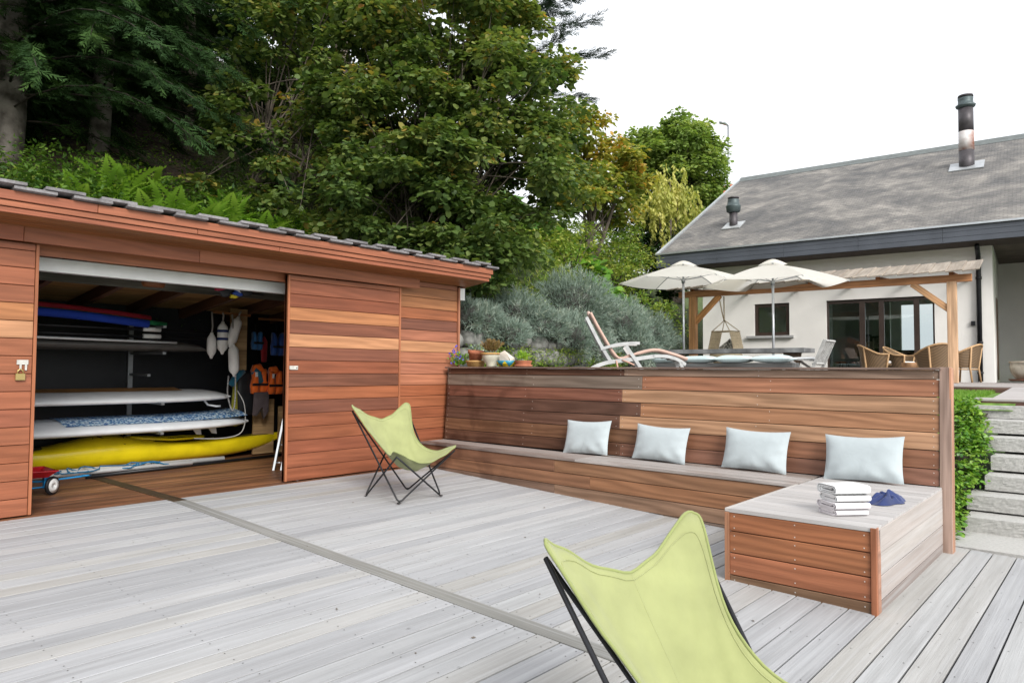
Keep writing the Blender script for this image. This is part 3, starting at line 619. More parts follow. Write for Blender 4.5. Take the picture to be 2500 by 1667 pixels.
for a, b in (((5.26, 1.27), (5.08, 1.06)), ((5.44, 1.27), (5.56, 1.1))): MB().tube([(a[0], 9.76, a[1]), ((a[0]+b[0])/2, 9.74, (a[1]+b[1])/2+.03), (b[0], 9.74, b[1])], [.06, .055, .045], 10).build('sleeve', fabric('teal_neoprene', (.02, .16, .26, 1), .1), ws)
tag(puff('shorts', [(5.4, .62), (5.42, .95), (5.66, .96), (5.66, .66), (5.58, .55), (5.53, .76), (5.46, .6)], 9.7, .07, fabric('mauve_cloth', (.09, .07, .075, 1), .3)), 'dull mauve shorts hanging under the orange life jackets', 'garment')
tag(puff('jacket', [(6.02, .72), (6.0, 1.1), (6.08, 1.2), (6.16, 1.1), (6.16, .7)], 9.7, .07, fabric('petrol_cloth', (.015, .1, .18, 1), .1)), 'petrol blue jacket hanging nearest the open shed door', 'garment')
M_alu2 = plain('anodised_tube', (.7, .71, .72, 1), .35, .05, metal=.25)
# aluminium masts, black spar, blue line
for a, b, r, mt, lb in (((1.5, 9.42, .06), (4.35, 9.32, .065), .032, M_alu2, 'thick aluminium tube on the shed floor, in front of its twin'), ((1.5, 9.55, .07), (4.85, 9.45, .06), .034, M_alu2, 'long aluminium tube on the shed floor, against the kayak'), ((3.05, 9.2, .03), (5.8, 9.5, .03), .022, M_blackmetal, 'black spar lying in front of the aluminium tubes')):
    tag(MB().tube([a, b], r, 12).build('sail_spar', mt), lb, 'spar', 'spars on the shed floor')
lp = []; q = MB()
rp_ = []
for k in range(9):
    x0 = 2.6+k*.13+(.35 if k > 4 else 0); rp_ += [(x0+.16*math.cos(a)*rnd.uniform(.5, 1), 9.36+.07*math.sin(a)*rnd.uniform(.6, 1.3), .075+.05*max(0, math.cos(a*1.3+k))) for a in np.linspace(0, 6.283, 12)]
q.tube(rp_, .008, 5)
tag(q.build('rope_tangle', plain('blue_rope', (.02, .16, .32, 1), .8)), 'tangled blue rope wrapped round the aluminium tubes', 'rope')
# wagon
wg = thing('toy_wagon', 'red metal toy wagon with a blue axle and handle behind the sliding door', 'wagon', (2.3, 8.4, 0))
m_red = plain('red_enamel', (.4, .008, .015, 1), .3, coat=.3); m_blu = plain('blue_enamel', (.02, .26, .58, 1), .35)
m = MB(); m.add([(1.7, 8.3, .19), (2.40, 8.28, .19), (2.40, 8.62, .19), (1.7, 8.62, .19), (1.66, 8.25, .265), (2.475, 8.22, .255), (2.475, 8.68, .255), (1.66, 8.68, .265)], [(0, 1, 2, 3), (0, 1, 5, 4), (1, 2, 6, 5), (2, 3, 7, 6), (3, 0, 4, 7)]); m.tube([(1.66, 8.25, .265), (2.475, 8.22, .255), (2.475, 8.68, .255), (1.66, 8.68, .265)], .006, 5, closed=True); m.build('tray', m_red, wg)
MB().tube([(1.9, 8.34, .085), (2.42, 8.34, .088)], .008, 6).bar((2.41, 8.37, .19), (2.41, 8.37, .07), .05, .05, up=(0, 1, 0)).tube([(2.2, 8.4, .19), (2.27, 8.4, .15), (2.36, 8.4, .14), (2.42, 8.4, .14)], .014, 6).build('axle', m_blu, wg)
MB().bar((2.46, 8.42, .14), (2.76, 8.46, .145), .022, .014).tube([(2.76, 8.46, .145), (2.82, 8.44, .148), (2.86, 8.48, .142), (2.8, 8.5, .142), (2.76, 8.46, .145)], .01, 6).build('handle', m_blu, wg)
R90 = Matrix.Translation((2.455, 8.335, .095)) @ Matrix.Rotation(math.radians(35), 4, 'Z') @ Matrix.Rotation(math.pi/2, 4, 'X')
wh = put('wheel', MB().lathe([(.075, -.016), (.093, -.01), (.095, 0), (.093, .01), (.075, .016)], n=22).mesh('tyre', M_dark), wg, R90)
put('hub', MB().lathe([(.07, -.017), (.072, -.02), (.02, -.026), (.018, .026), (.072, .02), (.07, .017)], n=20).mesh('hub', M_white), wh, R90)
# step ladder leaning behind the door
ld = thing('ladder', 'aluminium ladder leaning just inside the shed doorway', 'ladder', (4.95, 8.25, 0))
for dx, dy in ((0, 0), (.075, -.06)): MB().bar((4.92+dx, 8.28+dy, 0), (5.32+dx, 8.4+dy, 1.6), .05, .025, up=(1, -1, 0)).build('rail', M_alu, ld)
for k in range(6): t = .06+.14*k; MB().tube([(4.92+.4*t, 8.28+.12*t, 1.6*t), (4.995+.4*t, 8.22+.12*t, 1.6*t)], .013, 6).build('rung', M_alu, ld)
# odds and ends on the overhead shelf, strip lamps
for x0, x1 in ((2.75, 3.15), (3.45, 3.95)): tag(MB().bar((x0, YS+.75, 2.275), (x1, YS+.75, 2.265), .04, .03).build('strip_lamp', M_alu), 'slim strip lamp under the shed ceiling, '+('nearer the closed side' if x0 < 3 else 'nearer the middle'), 'lamp', 'strip lamps under the shed ceiling')
tag(MB().lathe([(.02, 0), (.09, -.01), (.11, .03), (.1, .06)], (3.3, YS+.8, 2.2), 14, 1.2, .7).build('saddle_bag', plain('brown_leather', (.22, .08, .03, 1), .5)), 'brown leather bag hung under the shed ceiling', 'bag')
kk = thing('kite_bundle', 'dark rigging bundle with red and yellow scraps hanging from the shed beam', 'bundle', (4.1, YS+.6, 2.2))
for i, (c, dx, dz, r) in enumerate((((.02, .02, .025, 1), 0, 0, .07), ((.3, .01, .04, 1), -.1, .03, .045), ((.5, .4, .02, 1), .06, -.06, .028), ((.02, .06, .3, 1), .1, -.02, .035), ((.55, .55, .56, 1), .12, .02, .03), ((.015, .015, .018, 1), .2, .01, .05))):
    puff('scrap', [(4.05+dx+r*1.7*math.cos(a)*(1+.3*math.sin(3*a+i)), 2.2+dz+r*math.sin(a)*(1+.25*math.sin(2*a+i))) for a in np.linspace(0, 6.283, 12)[:-1]], YS+.62-.02*i, .05, plain('scrap', c, .6), kk)
MB().tube([(3.95, YS+.6, 2.22), (4.5, YS+.6, 2.19)], .01, 6).build('batten', M_blackmetal, kk)
tag(MB().tube([p[1] for p in smooth_keys([(i, q) for i, q in enumerate([(5.08, 9.55, .99), (5.16, 9.5, .8), (5.18, 9.5, .55), (5.1, 9.5, .38), (4.85, 9.55, .33), (4.5, 9.6, .35)])])], .007, 6).build('leash_cord', plain('cord', (.5, .5, .49, 1), .7)), 'thin white leash cord hanging from the upper paddle board', 'cord')
tag(MB().tube([p[1] for p in smooth_keys([(i, q) for i, q in enumerate([(4.88, 9.42, 1.2), (4.86, 9.4, .95), (4.93, 9.4, .72), (4.97, 9.4, .85), (4.98, 9.42, 1.22)])])], .01, 6).build('mooring_rope', plain('mottled_rope', (.3, .3, .3, 1), .9, .5, 60)), 'looped grey mooring rope hanging below the fenders', 'rope')
# ------------------------------------------------------------------ terrace, lawn, steps
M_conc = plain('washed_concrete', (.45, .445, .43, 1), .9, .1, 45, bump=.7, bscale=190)
M_pave = plain('terrace_paving', (.30, .29, .28, 1), .85, .12)
struct(MB().box((7.36, 2.55, .6), (12.3, 12, 1.08)).build('terrace', M_pave))
hd = struct(MB().box((12.52, -4, .6), (21, 13, 1.07)).build('house_deck', M_dark))
for k in range(30):
    x = 12.52+k*.16; board('plank', (x+.078, -3.9, 1.086), (x+.078, 11, 1.086), .154, .028, M_grey, hd, jitn((196, 188, 184), 7))
board('edge_board', (12.5, -3.9, 1.02), (12.5, 3.2, 1.02), .13, .026, M_plank, hd, col(128, 98, 88), up=(-1, 0, 0))
wk = struct(MB().box((10.45, -3, .4), (12.49, 1.2, .93)).build('walkway', M_dark))
for k in range(12):
    x = 10.3+k*.182; f = lambda q: .972+.11*(q-10.3)/2.2
    board('plank', (x+.088, -3, f(x+.088)), (x+.088, 1.42-(.17 if k else 0), f(x+.088)), .174, .028, M_grey, wk, jitn((206, 200, 198), 5), up=unit((-.05, 0, 1)))
board('edge_board', (10.315, -3, .932), (10.315, 1.41, .932), .05, .024, M_plank, wk, col(122, 92, 80), up=(-1, 0, 0))
stp = thing('garden_steps', 'grey washed concrete garden steps beside the bench wall', 'steps', (7.9, .5, -.2))
zs_ = [-.067, .095, .255, .423, .594, .763, .912]; ye = [1.194, 1.226, 1.116, 1.103, 1.174, 1.242, 1.40]
def rough_block(x0, x1, y0, y1, z0, z1, seed):
    r = random.Random(seed); m = MB(); nx, ny, nz = 4, 30, 4
    def surf(fn, a, b):
        m.grid(fn, a, b, False)
    jt = lambda: r.uniform(-.004, .004)
    def face(P, nu, nv, amp, nrm):
        g = {}
        for i in range(nu):
            for j in range(nv): g[i, j] = (amp*r.uniform(-1, 1) if 0 < i < nu-1 and 0 < j < nv-1 else 0)
        m.grid(lambda u, v: tuple(V3(*P(u, v))+V3(*nrm)*g[round(u*(nu-1)), round(v*(nv-1))]), nu, nv, False)
    Y = lambda t: y0+(y1-y0)*t; Xx = lambda t: x0+(x1-x0)*t; Z = lambda t: z0+(z1-z0)*t
    face(lambda u, v: (x0, Y(1-u), Z(v)), 120, 10, .0035, (-1, 0, 0)); face(lambda u, v: (Xx(v), Y(1-u), z1), 60, 7, .0015, (0, 0, 1))
    face(lambda u, v: (Xx(1-u), y1, Z(v)), 5, 5, .004, (0, 1, 0)); face(lambda u, v: (Xx(u), y0, Z(v)), 3, 3, 0, (0, -1, 0)); face(lambda u, v: (x1, Y(u), Z(v)), 3, 3, 0, (1, 0, 0)); face(lambda u, v: (Xx(v), Y(u), z0), 3, 3, 0, (0, 0, -1))
    return m
for i, (z, y) in enumerate(zip(zs_, ye)):
    x = 7.99+.34*i; rough_block(x, x+.46, -2.6, y, z-.143, z, i).build('step', M_conc, stp)
rough_block(7.25, 8.3, -2.6, 1.3, -.5, -.203, 20).build('step', M_conc, stp)
MB().prism([(8.03, -.5), (8.05, -.25), (10.45, .72), (10.45, -.5)], lambda u, v, w: (u, -2.5+w*3.55, v)).build('core', M_dark, stp)  # dark fill behind the step gaps, stands in for their shadow lines
# planted bank and lawn beside the steps
def zb_(x, y): return float(np.interp(x, [7.3, 7.9, 8.8, 9.8, 10.35, 12.6], [-.22, -.08, .36, .80, .94, 1.0]))
M_soil = plain('dark_soil', (.05, .042, .03, 1), .95, .3, 9); M_turf = plain('turf', (.10, .20, .025, 1), .9, .25, 7, c2=(.16, .28, .04, 1))
struct(MB().grid(lambda u, v: (7.3+2.9*u, 1.24+1.4*v, zb_(7.3+2.9*u, 0)-.05+.02*math.sin(9*u+5*v)), 24, 8).build('bank', M_soil))
struct(MB().grid(lambda u, v: (10.0+2.49*u, 1.0+1.7*v, zb_(10.0+2.49*u, 0)+.01), 8, 4).build('lawn', M_turf))
# ------------------------------------------------------------------ house
MH = Matrix.Rotation(math.radians(-85.4), 4, 'Z')
house = put('house', None, None, MH @ Matrix.Translation((-4, 24, 1.1))); tag(house, 'cream rendered house with a grey shingle roof and dark fascia', 'house')
M_stuc = plain('cream_render', (.82, .80, .77, 1), .9, .04, 1.2, bump=.35, bscale=160)
def hb_(a0, a1, k0, k1, z0, z1): return ((-a0, k0, z0), (-a1, k1, z1))   # a: towards the hill, k: into the house
def hbox(mb, a0, a1, k0, k1, z0, z1): return mb.box((-max(a0, a1), min(k0, k1), z0), (-min(a0, a1), max(k0, k1), z1))
w = MB()
for a0, a1, z0, z1 in ((7.755, 6.263, 1.0, 4.6), (6.263, 5.319, 1.0, 2.29), (6.263, 5.319, 3.18, 4.6), (5.319, 4.376, 1.0, 4.6), (4.376, 1.906, 3.18, 4.6), (1.906, .72, 1.0, 4.6)): hbox(w, a0, a1, 20, 20.3, z0, z1)
hbox(w, .72, 1.02, 20.3, 23.6, 1.0, 4.6); hbox(w, .72, -6, 23.6, 23.9, 1.0, 5.2); hbox(w, 7.755, 7.455, 20.3, 34, 1.0, 4.6)
w.add([(-7.455, 19.4, 4.6), (-7.455, 34, 4.6), (-7.455, 26.65, 8.2), (-7.7, 19.4, 4.6), (-7.7, 34, 4.6), (-7.7, 26.65, 8.2)], [(0, 1, 2), (3, 5, 4), (0, 2, 5, 3), (1, 4, 5, 2)])
hbox(w, -.75, -1.4, 21.9, 23.6, 1.0, 4.8)
w.build('wall', M_stuc, house, MH)
# roof
def rp(k): return 4.68+(k-19.2)*.52
m_r, n_, b_, nd, lk = nodes('old_shingle'); tcx = nd('TexCoord'); mpn = nd('Mapping'); mpn.inputs['Scale'].default_value = (1, 1.127, 1); lk(tcx.outputs['Object'], mpn.inputs[0])
bk = nd('TexBrick', Scale=1.0); bk.inputs['Brick Width'].default_value = .16; bk.inputs['Row Height'].default_value = .1; bk.inputs['Mortar Size'].default_value = .012; bk.inputs['Bias'].default_value = -.1
bk.inputs['Color1'].default_value = (.138, .135, .132, 1); bk.inputs['Color2'].default_value = (.185, .18, .175, 1); bk.inputs['Mortar'].default_value = (.125, .122, .12, 1); lk(mpn.outputs[0], bk.inputs[0])
t1 = nd('TexNoise', Scale=.8, Detail=8, Distortion=.5); t1.inputs['Roughness'].default_value = .68; lk(mpn.outputs[0], t1.inputs[0]); t2 = nd('TexNoise', Scale=9, Detail=3); lk(mpn.outputs[0], t2.inputs[0])
cc = mixc(nd, lk, 1., bk.outputs[0], ramp(nd, lk, t1.outputs[0], [(.36, (.62, .63, .66)), (.5, (1, .98, .96)), (.64, (1.75, 1.68, 1.58))]), 'MULTIPLY')
cc = mixc(nd, lk, ramp(nd, lk, t2.outputs[0], [(.66, (0, 0, 0)), (.74, (.5, .5, .5))]), cc, (.3, .3, .28, 1)); lk(cc, b_.inputs['Base Color']); b_.inputs['Roughness'].default_value = .9
bp = nd('Bump', Strength=.8, Distance=.03); lk(bk.outputs[1], bp.inputs['Height']); bp.invert = True; lk(bp.outputs[0], b_.inputs['Normal'])
rfm = MB()
AL, AR = 8.84, -7
def ny_(k, z): return (k, z)
rfm.prism([(19.2, rp(19.2)), (26.65, rp(26.65)), (34.1, rp(19.2)), (34.1, rp(19.2)-.14), (26.65, rp(26.65)-.14), (19.2, rp(19.2)-.14)], lambda u, v, w_: (-(AL+(AR-AL)*w_), u, v))
roof = rfm.build('roof', m_r, house, MH)
ridge = MB(); ridge.prism([(26.4, rp(26.4)+.01), (26.65, rp(26.65)+.1), (26.9, rp(26.4)+.01), (26.65, rp(26.65)+.04)], lambda u, v, w_: (-(AL-.02+(AR-AL)*w_), u, v)); ridge.build('ridge_cap', plain('ridge_zinc', (.12, .135, .135, 1), .6), roof, MH)
m_sl = plain('slate_fascia', (.075, .085, .105, 1), .55, .12, 2); m_zn = plain('zinc', (.5, .53, .56, 1), .35, .08, metal=.6)
for i in range(3): 
    for j in range(9):
        a1 = AL-j*1.8; MB().add(*[(lambda v, f: ([V3(-(a1-.9)+p[0], 19.185+p[1], 4.365+.122*i+p[2]) for p in v], f))(*cbox(1.796, .03, .118, .004))][0]).build('fascia_board', m_sl, house, MH)
MB().bar((-AL, 19.17, rp(19.2)+.02), (-AR, 19.17, rp(19.2)+.02), .1, .045).build('gutter_edge', m_zn, house, MH)
MB().bar((-AL, 19.17, rp(19.17)+.03), (-AL, 26.65, rp(26.65)+.03), .09, .05, up=unit((0, -.52, 1))).build('verge', m_zn, house, MH)
hbox(MB(), AL, AR, 19.2, 20.05, 4.29, 4.305).build('soffit', plain('dark_soffit', (.055, .04, .034, 1), .7), house, MH)
hbox(MB(), .7, AR, 20.05, 23.7, 4.29, 4.305).build('soffit', plain('porch_soffit', (.10, .075, .065, 1), .7, .25, 3), house, MH)
# glass: reflects by its own angle, lets the rest through
def glassmat(name, tintc):
    m, n, bs, nd, lk = nodes(name); n.nodes.remove(bs)
    fr = nd('Fresnel', IOR=1.6); g = nd('BsdfGlossy', Roughness=.01); t = nd('BsdfTransparent'); t.inputs[0].default_value = tintc; g.inputs[0].default_value = (.95, 1, 1, 1)
    ms = nd('MixShader'); lk(fr.outputs[0], ms.inputs[0]); lk(t.outputs[0], ms.inputs[1]); lk(g.outputs[0], ms.inputs[2]); lk(ms.outputs[0], n.nodes['Material Output'].inputs[0]); return m
M_glass = glassmat('window_glass', (.72, .76, .76, 1))
m_frame = plain('dark_bronze_frame', (.045, .03, .024, 1), .45)
win = MB(); 
for a0, a1, z0, z1 in ((6.26, 6.17, 2.29, 3.18), (5.41, 5.32, 2.29, 3.18), (6.17, 5.41, 2.29, 2.39), (6.17, 5.41, 3.09, 3.18)): hbox(win, a0, a1, 20.05, 20.13, z0, z1)
wo_ = win.build('window', m_frame, house, MH)
hbox(MB(), 6.17, 5.41, 20.08, 20.09, 2.39, 3.09).build('pane', M_glass, wo_, MH)
hbox(MB(), 6.46, 5.2, 19.9, 20.1, 2.225, 2.289).build('sill', plain('stone_sill', (.36, .36, .36, 1), .8), wo_, MH)
dm = MB()
for a0, a1 in ((4.375, 4.33), (3.59, 3.46), (3.14, 3.02), (2.36, 2.24), (1.95, 1.908)): hbox(dm, a0, a1, 20.06, 20.16, 1.1, 3.18)
hbox(dm, 4.33, 1.95, 20.065, 20.155, 3.09, 3.179); hbox(dm, 4.33, 1.95, 20.065, 20.155, 1.101, 1.17)
do_ = dm.build('sliding_door', m_frame, house, MH)
for a0, a1 in ((4.33, 3.59), (3.46, 3.14), (3.02, 2.36), (2.24, 1.95)): hbox(MB(), a0, a1, 20.1, 20.11, 1.17, 3.09).build('pane', M_glass, do_, MH)
# room behind the glass
rm = MB(); hbox(rm, 7.4, 1.05, 20.35, 27.5, 1.0, 1.09); rm.build('room_floor', plain('oak_floor', (.2, .13, .08, 1), .5), house, MH)
rm = MB(); hbox(rm, 7.4, 3.6, 27.3, 27.5, 1.09, 4.3); hbox(rm, 1.7, 1.05, 27.3, 27.5, 1.09, 4.3); hbox(rm, 3.6, 1.7, 27.3, 27.5, 1.09, 1.5); hbox(rm, 3.6, 1.7, 27.3, 27.5, 3.6, 4.3); hbox(rm, 5.0, 4.9, 20.31, 23.2, 1.09, 4.28); hbox(rm, 7.4, 1.05, 20.31, 27.3, 4.0, 4.2); hbox(rm, 4.9, 3.6, 25, 25.2, 1.09, 3.99); rm.build('room_wall', plain('white_plaster', (.72, .74, .75, 1), .85, .03), house, MH)  # rear wall has an invented opening, added to let more light into the room
def hthing(name, label, cat, a, k, z, grp=None): return tag(put(name, None, None, MH @ Matrix.Translation((-a, k, z))), label, cat, grp)
for a, z, lb in ((4.28, 2.25, 'small framed picture inside, nearest the door frame'), (3.98, 2.2, 'small framed picture inside, farther from the door frame')):
    p = hthing('framed_picture', lb, 'picture', a, 24.97, z, 'pictures inside the house'); hbox(MB(), a+.16, a-.16, 24.96, 24.99, z-.2, z+.25).build('frame', M_dark, p, MH); hbox(MB(), a+.11, a-.11, 24.95, 24.96, z-.14, z+.19).build('print', plain('print', (.4, .35, .32, 1), .7, .5, 9), p, MH)
lm = hthing('floor_lamp', 'lamp with a beige drum shade inside the house', 'lamp', 3.85, 22.2, 1.1); MB().lathe([(.25, 0), (.25, .42)], (-3.85, 22.2, 1.75), 20).build('lamp_shade', plain('linen', (.42, .33, .22, 1), .9), lm, MH); MB().lathe([(.14, 0), (.14, .02), (.02, .04), (.02, .66)], (-3.85, 22.2, 1.1), 14).build('stand', M_dark, lm, MH)
sb = hthing('stool', 'stool with a wooden seat and thin metal legs behind the glass door', 'stool', 4.13, 20.9, 1.1); MB().lathe([(.24, 0), (.26, .03), (.25, .06)], (-4.13, 20.9, 1.53), 18).build('seat', plain('slab_wood', (.14, .08, .045, 1), .5), sb, MH)
for a in range(4): c, s = math.cos(a*1.57+.6), math.sin(a*1.57+.6); MB().tube([(-4.13+.1*c, 20.9+.1*s, 1.53), (-4.13+.22*c, 20.9+.22*s, 1.1)], .01, 5).build('leg', M_dark, sb, MH)
sf = hthing('sofa', 'dark sofa inside the house behind the sliding door', 'sofa', 3.2, 22.8, 1.1)
hbox(MB(), 3.9, 2.4, 22.9, 23.6, 1.1, 1.5).build('seat', fabric('charcoal_cloth', (.03, .03, .035, 1)), sf, MH); hbox(MB(), 3.9, 2.4, 23.5, 23.75, 1.5, 1.95).build('backrest', fabric('charcoal_back', (.03, .03, .035, 1)), sf, MH)
# downpipe, wall lamp
MB().tube([(-.99, 19.5, 4.25), (-.99, 19.62, 4.18), (-.99, 19.9, 4.06), (-.99, 19.93, 3.95), (-.99, 19.93, 1.1)], .052, 12).tube([(-.99, 19.93, 3.5), (-.99, 19.93, 3.56)], .064, 12).tube([(-.99, 19.93, 1.98), (-.99, 19.93, 2.03)], .066, 12).tube([(-.99, 19.93, 1.28), (-.99, 19.93, 1.32)], .064, 12).build('downpipe', M_blackmetal, house, MH)
hbox(MB(), 1.16, 1.08, 19.94, 19.999, 2.42, 2.52).build('socket', M_dark, house, MH)
hbox(MB(), .719, .71, 21.6, 22.5, 1.12, 3.2).build('side_door', plain('brown_door', (.2, .12, .08, 1), .6), house, MH)
# flues
m_cowl = plain('cowl_zinc', (.08, .105, .11, 1), .5, .15, metal=.3); m_pipe = plain('sooty_pipe', (.075, .068, .075, 1), .5, .2, metal=.3); m_rust = plain('peeling_rust', (.30, .13, .09, 1), .6, .2, 2.6, c2=(.62, .6, .6, 1))
fl = hthing('chimney_flue', 'tall metal chimney flue with a rusty white band on the roof', 'chimney', 1.43, 24.16, 7.2)
c = (-1.43, 24.16, 0)
MB().lathe([(.195, 7.0), (.195, 7.72)], c, 20).build('pipe', m_pipe, fl, MH); MB().lathe([(.192, 8.28), (.19, 8.95)], c, 20).build('pipe', m_pipe, fl, MH); MB().lathe([(.197, 7.721), (.195, 8.279)], c, 20).build('rusty_band', m_rust, fl, MH)
MB().lathe([(.15, 8.951), (.24, 9.0), (.26, 9.05), (.2, 9.07), (.19, 9.2), (.2, 9.26)], c, 20).build('cowl', m_cowl, fl, MH); MB().lathe([(.1, 9.26), (.1, 9.29), (.2, 9.30), (.19, 9.345), (.08, 9.36)], c, 20).build('cap', m_pipe, fl, MH)
MB().bar((-1.43, 23.75, rp(23.75)+.03), (-1.43, 24.5, rp(24.5)+.03), .85, .03, up=unit((0, -.52, 1))).build('flashing', plain('lead', (.4, .42, .44, 1), .4, metal=.4), fl, MH)
f2 = hthing('chimney_flue', 'short metal chimney flue near the gable end of the roof', 'chimney', 7.22, 21.13, 5.6); c = (-7.22, 21.13, 0)
MB().lathe([(.12, 5.5), (.12, 6.12)], c, 16).build('pipe', m_pipe, f2, MH); MB().lathe([(.15, 6.1), (.2, 6.13), (.215, 6.27), (.225, 6.3), (.19, 6.31), (.165, 6.45), (.17, 6.49)], c, 18).build('cowl', m_cowl, f2, MH); MB().lathe([(.08, 6.49), (.08, 6.52), (.17, 6.53), (.165, 6.56), (.07, 6.58)], c, 18).build('cap', m_pipe, f2, MH)
MB().bar((-7.22, 20.85, rp(20.85)+.03), (-7.22, 21.4, rp(21.4)+.03), .55, .03, up=unit((0, -.52, 1))).build('flashing', plain('lead_sheet', (.45, .47, .48, 1), .4, metal=.4), f2, MH)
# ------------------------------------------------------------------ pergola
pg = hthing('pergola', 'timber lean-to pergola with braces and a shingle edge against the house', 'pergola', 3.8, 16, 1.1)
M_larch = wood('larch', .6, .35, .25)
def hboard(name, p, q, w_, t, c, parent, up, mat=M_larch, bev=.006):
    h = lambda v: tuple(MH @ Vector((-v[0], v[1], v[2]))); u = MH.to_3x3() @ Vector((-up[0], up[1], up[2]))
    return board(name, h(p), h(q), w_, t, mat, parent, c, up=tuple(u), bev=bev)
hboard('post', (6.44, 16, 1.1), (6.44, 16, 3.05), .16, .16, col(246, 186, 130), pg, (0, 1, 0)); hboard('post', (1.23, 16, 1.1), (1.23, 16, 3.05), .165, .16, col(252, 208, 168), pg, (0, 1, 0))
hboard('beam', (6.78, 16, 3.11), (.9, 16, 3.11), .14, .12, col(232, 168, 118), pg, (0, 1, 0))
hboard('brace', (6.42, 16, 2.42), (5.8, 16, 3.05), .12, .1, col(246, 180, 116), pg, (0, 1, 0)); hboard('brace', (1.25, 16, 2.49), (1.9, 16, 3.05), .12, .1, col(250, 196, 146), pg, (0, 1, 0))
for a in (6.44, 5.1, 3.8, 2.5, 1.23): hboard('rafter', (a, 15.9, 3.2), (a, 19.98, 3.5), .08, .06, col(178, 116, 74), pg, (0, 0, 1))
for k in range(23):
    a = .88+k*.27; hboard('shingle', (a+.02, 15.66, 3.215), (a, 16.7, 3.215+.30), .275, .024, (lambda j: col(194+j, 182+j, 168+j))(rnd.uniform(-9, 9)), pg, (.09, -.28, 1), M_roofp, .003)
# hanging chair
hc = hthing('hanging_chair', 'cream macrame hanging chair under the pergola beam', 'hanging chair', 5.84, 16.5, 1.67)
m_cord = plain('cotton_cord', (.62, .52, .36, 1), .9, .12, 30, bump=.8, bscale=120)
MB().tube([(-5.86, 16.1, 3.05), (-5.85, 16.4, 2.5)], .014, 6).tube([(-5.81, 16.3, 3.05), (-5.84, 16.4, 2.5)], .014, 6).build('strap', m_cord, hc, MH)
cn = [(6.12, 16.35), (5.66, 16.25), (5.54, 16.6), (6.0, 16.7)]
MB().tube([(-a, k, 2.24) for a, k in cn], .014, 6, closed=True).build('spreader', m_cord, hc, MH)
for a, k in cn: MB().tube([(-5.84, 16.42, 2.5), (-a, k, 2.24)], .011, 6).build('rope', m_cord, hc, MH)
for (a, k), (a2, k2) in ((cn[0], cn[3]), (cn[1], cn[2])):
    o_ = .05 if a > 5.8 else -.05
    MB().grid(lambda u, v: (-(a+(a2-a)*u+o_*(1-v)*2.2+.008*math.sin(60*v)), k+(k2-k)*u, 1.72+.52*v), 6, 40).grid(lambda u, v: (-(a+(a2-a)*u+o_*(1-v)*2.2+.008*math.sin(60*v)+.012), k+(k2-k)*u, 1.72+.52*v), 6, 40).build('side_panel', m_cord, hc, MH)
MB().lathe([(.02, 1.42), (.25, 1.46), (.36, 1.58), (.38, 1.68), (.34, 1.72), (.2, 1.66)], (-5.83, 16.48, 0), 18).build('seat_bag', m_cord, hc, MH)
pp = []
tag(put('patterned_cushion', pillow_mesh('pat', .34, .3, .1, plain('black_pattern', (.03, .03, .03, 1), .9, .5, 24, c2=(.6, .6, .56, 1)), 40), None, MH @ Matrix.Translation((-5.78, 16.45, 1.86)) @ Matrix.Rotation(math.radians(78), 4, 'X') @ Matrix.Rotation(.7, 4, 'Z')), 'black and cream patterned cushion in the hanging chair', 'cushion')
# ------------------------------------------------------------------ parasols
M_can = fabric('ecru_canopy', (.86, .84, .78, 1), .02, .85, trans=.55, sheen=0, scale=2)
def parasol(cx_, cy_, R_, zr, za, rot, label):
    o = thing('parasol', label, 'parasol', (cx_, cy_, 1.1), 'cream parasols on the terrace'); zc = za-.1
    def pt(t, r): return V3(cx_+R_*r*math.cos(t), cy_+R_*r*math.sin(t), zr+(zc-zr)*(1-r)+.07*math.sin(math.pi*r)*.6)
    for k in range(6):
        t0, t1 = rot+k*math.pi/3, rot+(k+1)*math.pi/3
        def g(u, v, t0=t0, t1=t1):
            r = .1+.9*v; a, b = pt(t0, r), pt(t1, r); p = a+(b-a)*u; p = p+V3(0, 0, -.035*math.sin(math.pi*u)*v); ce = V3(cx_, cy_, p[2]); return tuple(p+(ce-p)*.035*math.sin(math.pi*u)*v)
        q = MB().grid(g, 11, 11).build('canopy_panel', M_can, o)
        MB().tube([pt(t0, r)-V3(0, 0, .022) for r in (.08, .4, .7, 1)], .009, 5).build('rib', M_steel, o)
        MB().tube([V3(cx_, cy_, zr-.1)+V3(.03*math.cos(t0), .03*math.sin(t0), .15), pt(t0, .55)-V3(0, 0, .02)], .007, 5).build('strut', M_steel, o)
    cap = MB()
    for k in range(6):
        t0, t1 = rot+k*math.pi/3, rot+(k+1)*math.pi/3
        cap.grid(lambda u, v, t0=t0, t1=t1: (lambda a, b: tuple(a+(b-a)*u+V3(0, 0, .022*math.sin(math.pi*u)*v)))(V3(cx_+.3*v*math.cos(t0), cy_+.3*v*math.sin(t0), za-.13*v**1.4), V3(cx_+.3*v*math.cos(t1), cy_+.3*v*math.sin(t1), za-.13*v**1.4)), 7, 6)
    q = cap.build('vent_cap', M_can, o)
    MB().tube([(cx_, cy_, 1.12), (cx_, cy_, zr+.02)], .026, 10).build('pole', plain('silver_pole', (.55, .58, .62, 1), .35, metal=.6), o)
    MB().tube([(cx_, cy_, zr+.02), (cx_, cy_, za-.02)], .021, 10).lathe([(.04, zr-.02), (.045, zr+.05), (.035, zr+.07)], (cx_, cy_, 0), 10).build('upper_pole', M_steel, o)
    MB().lathe([(.26, 0), (.26, .05), (.06, .08), (.05, .3)], (cx_, cy_, 1.1), 18).build('base', M_dark, o)
parasol(14.5, 5.46, 1.436, 3.10, 3.615, 2.833, 'cream parasol nearer the house door, overlapping the other')
parasol(14.22, 7.33, 1.424, 3.255, 3.73, 3.048, 'cream parasol nearer the silver shrubs, partly covered by the other')
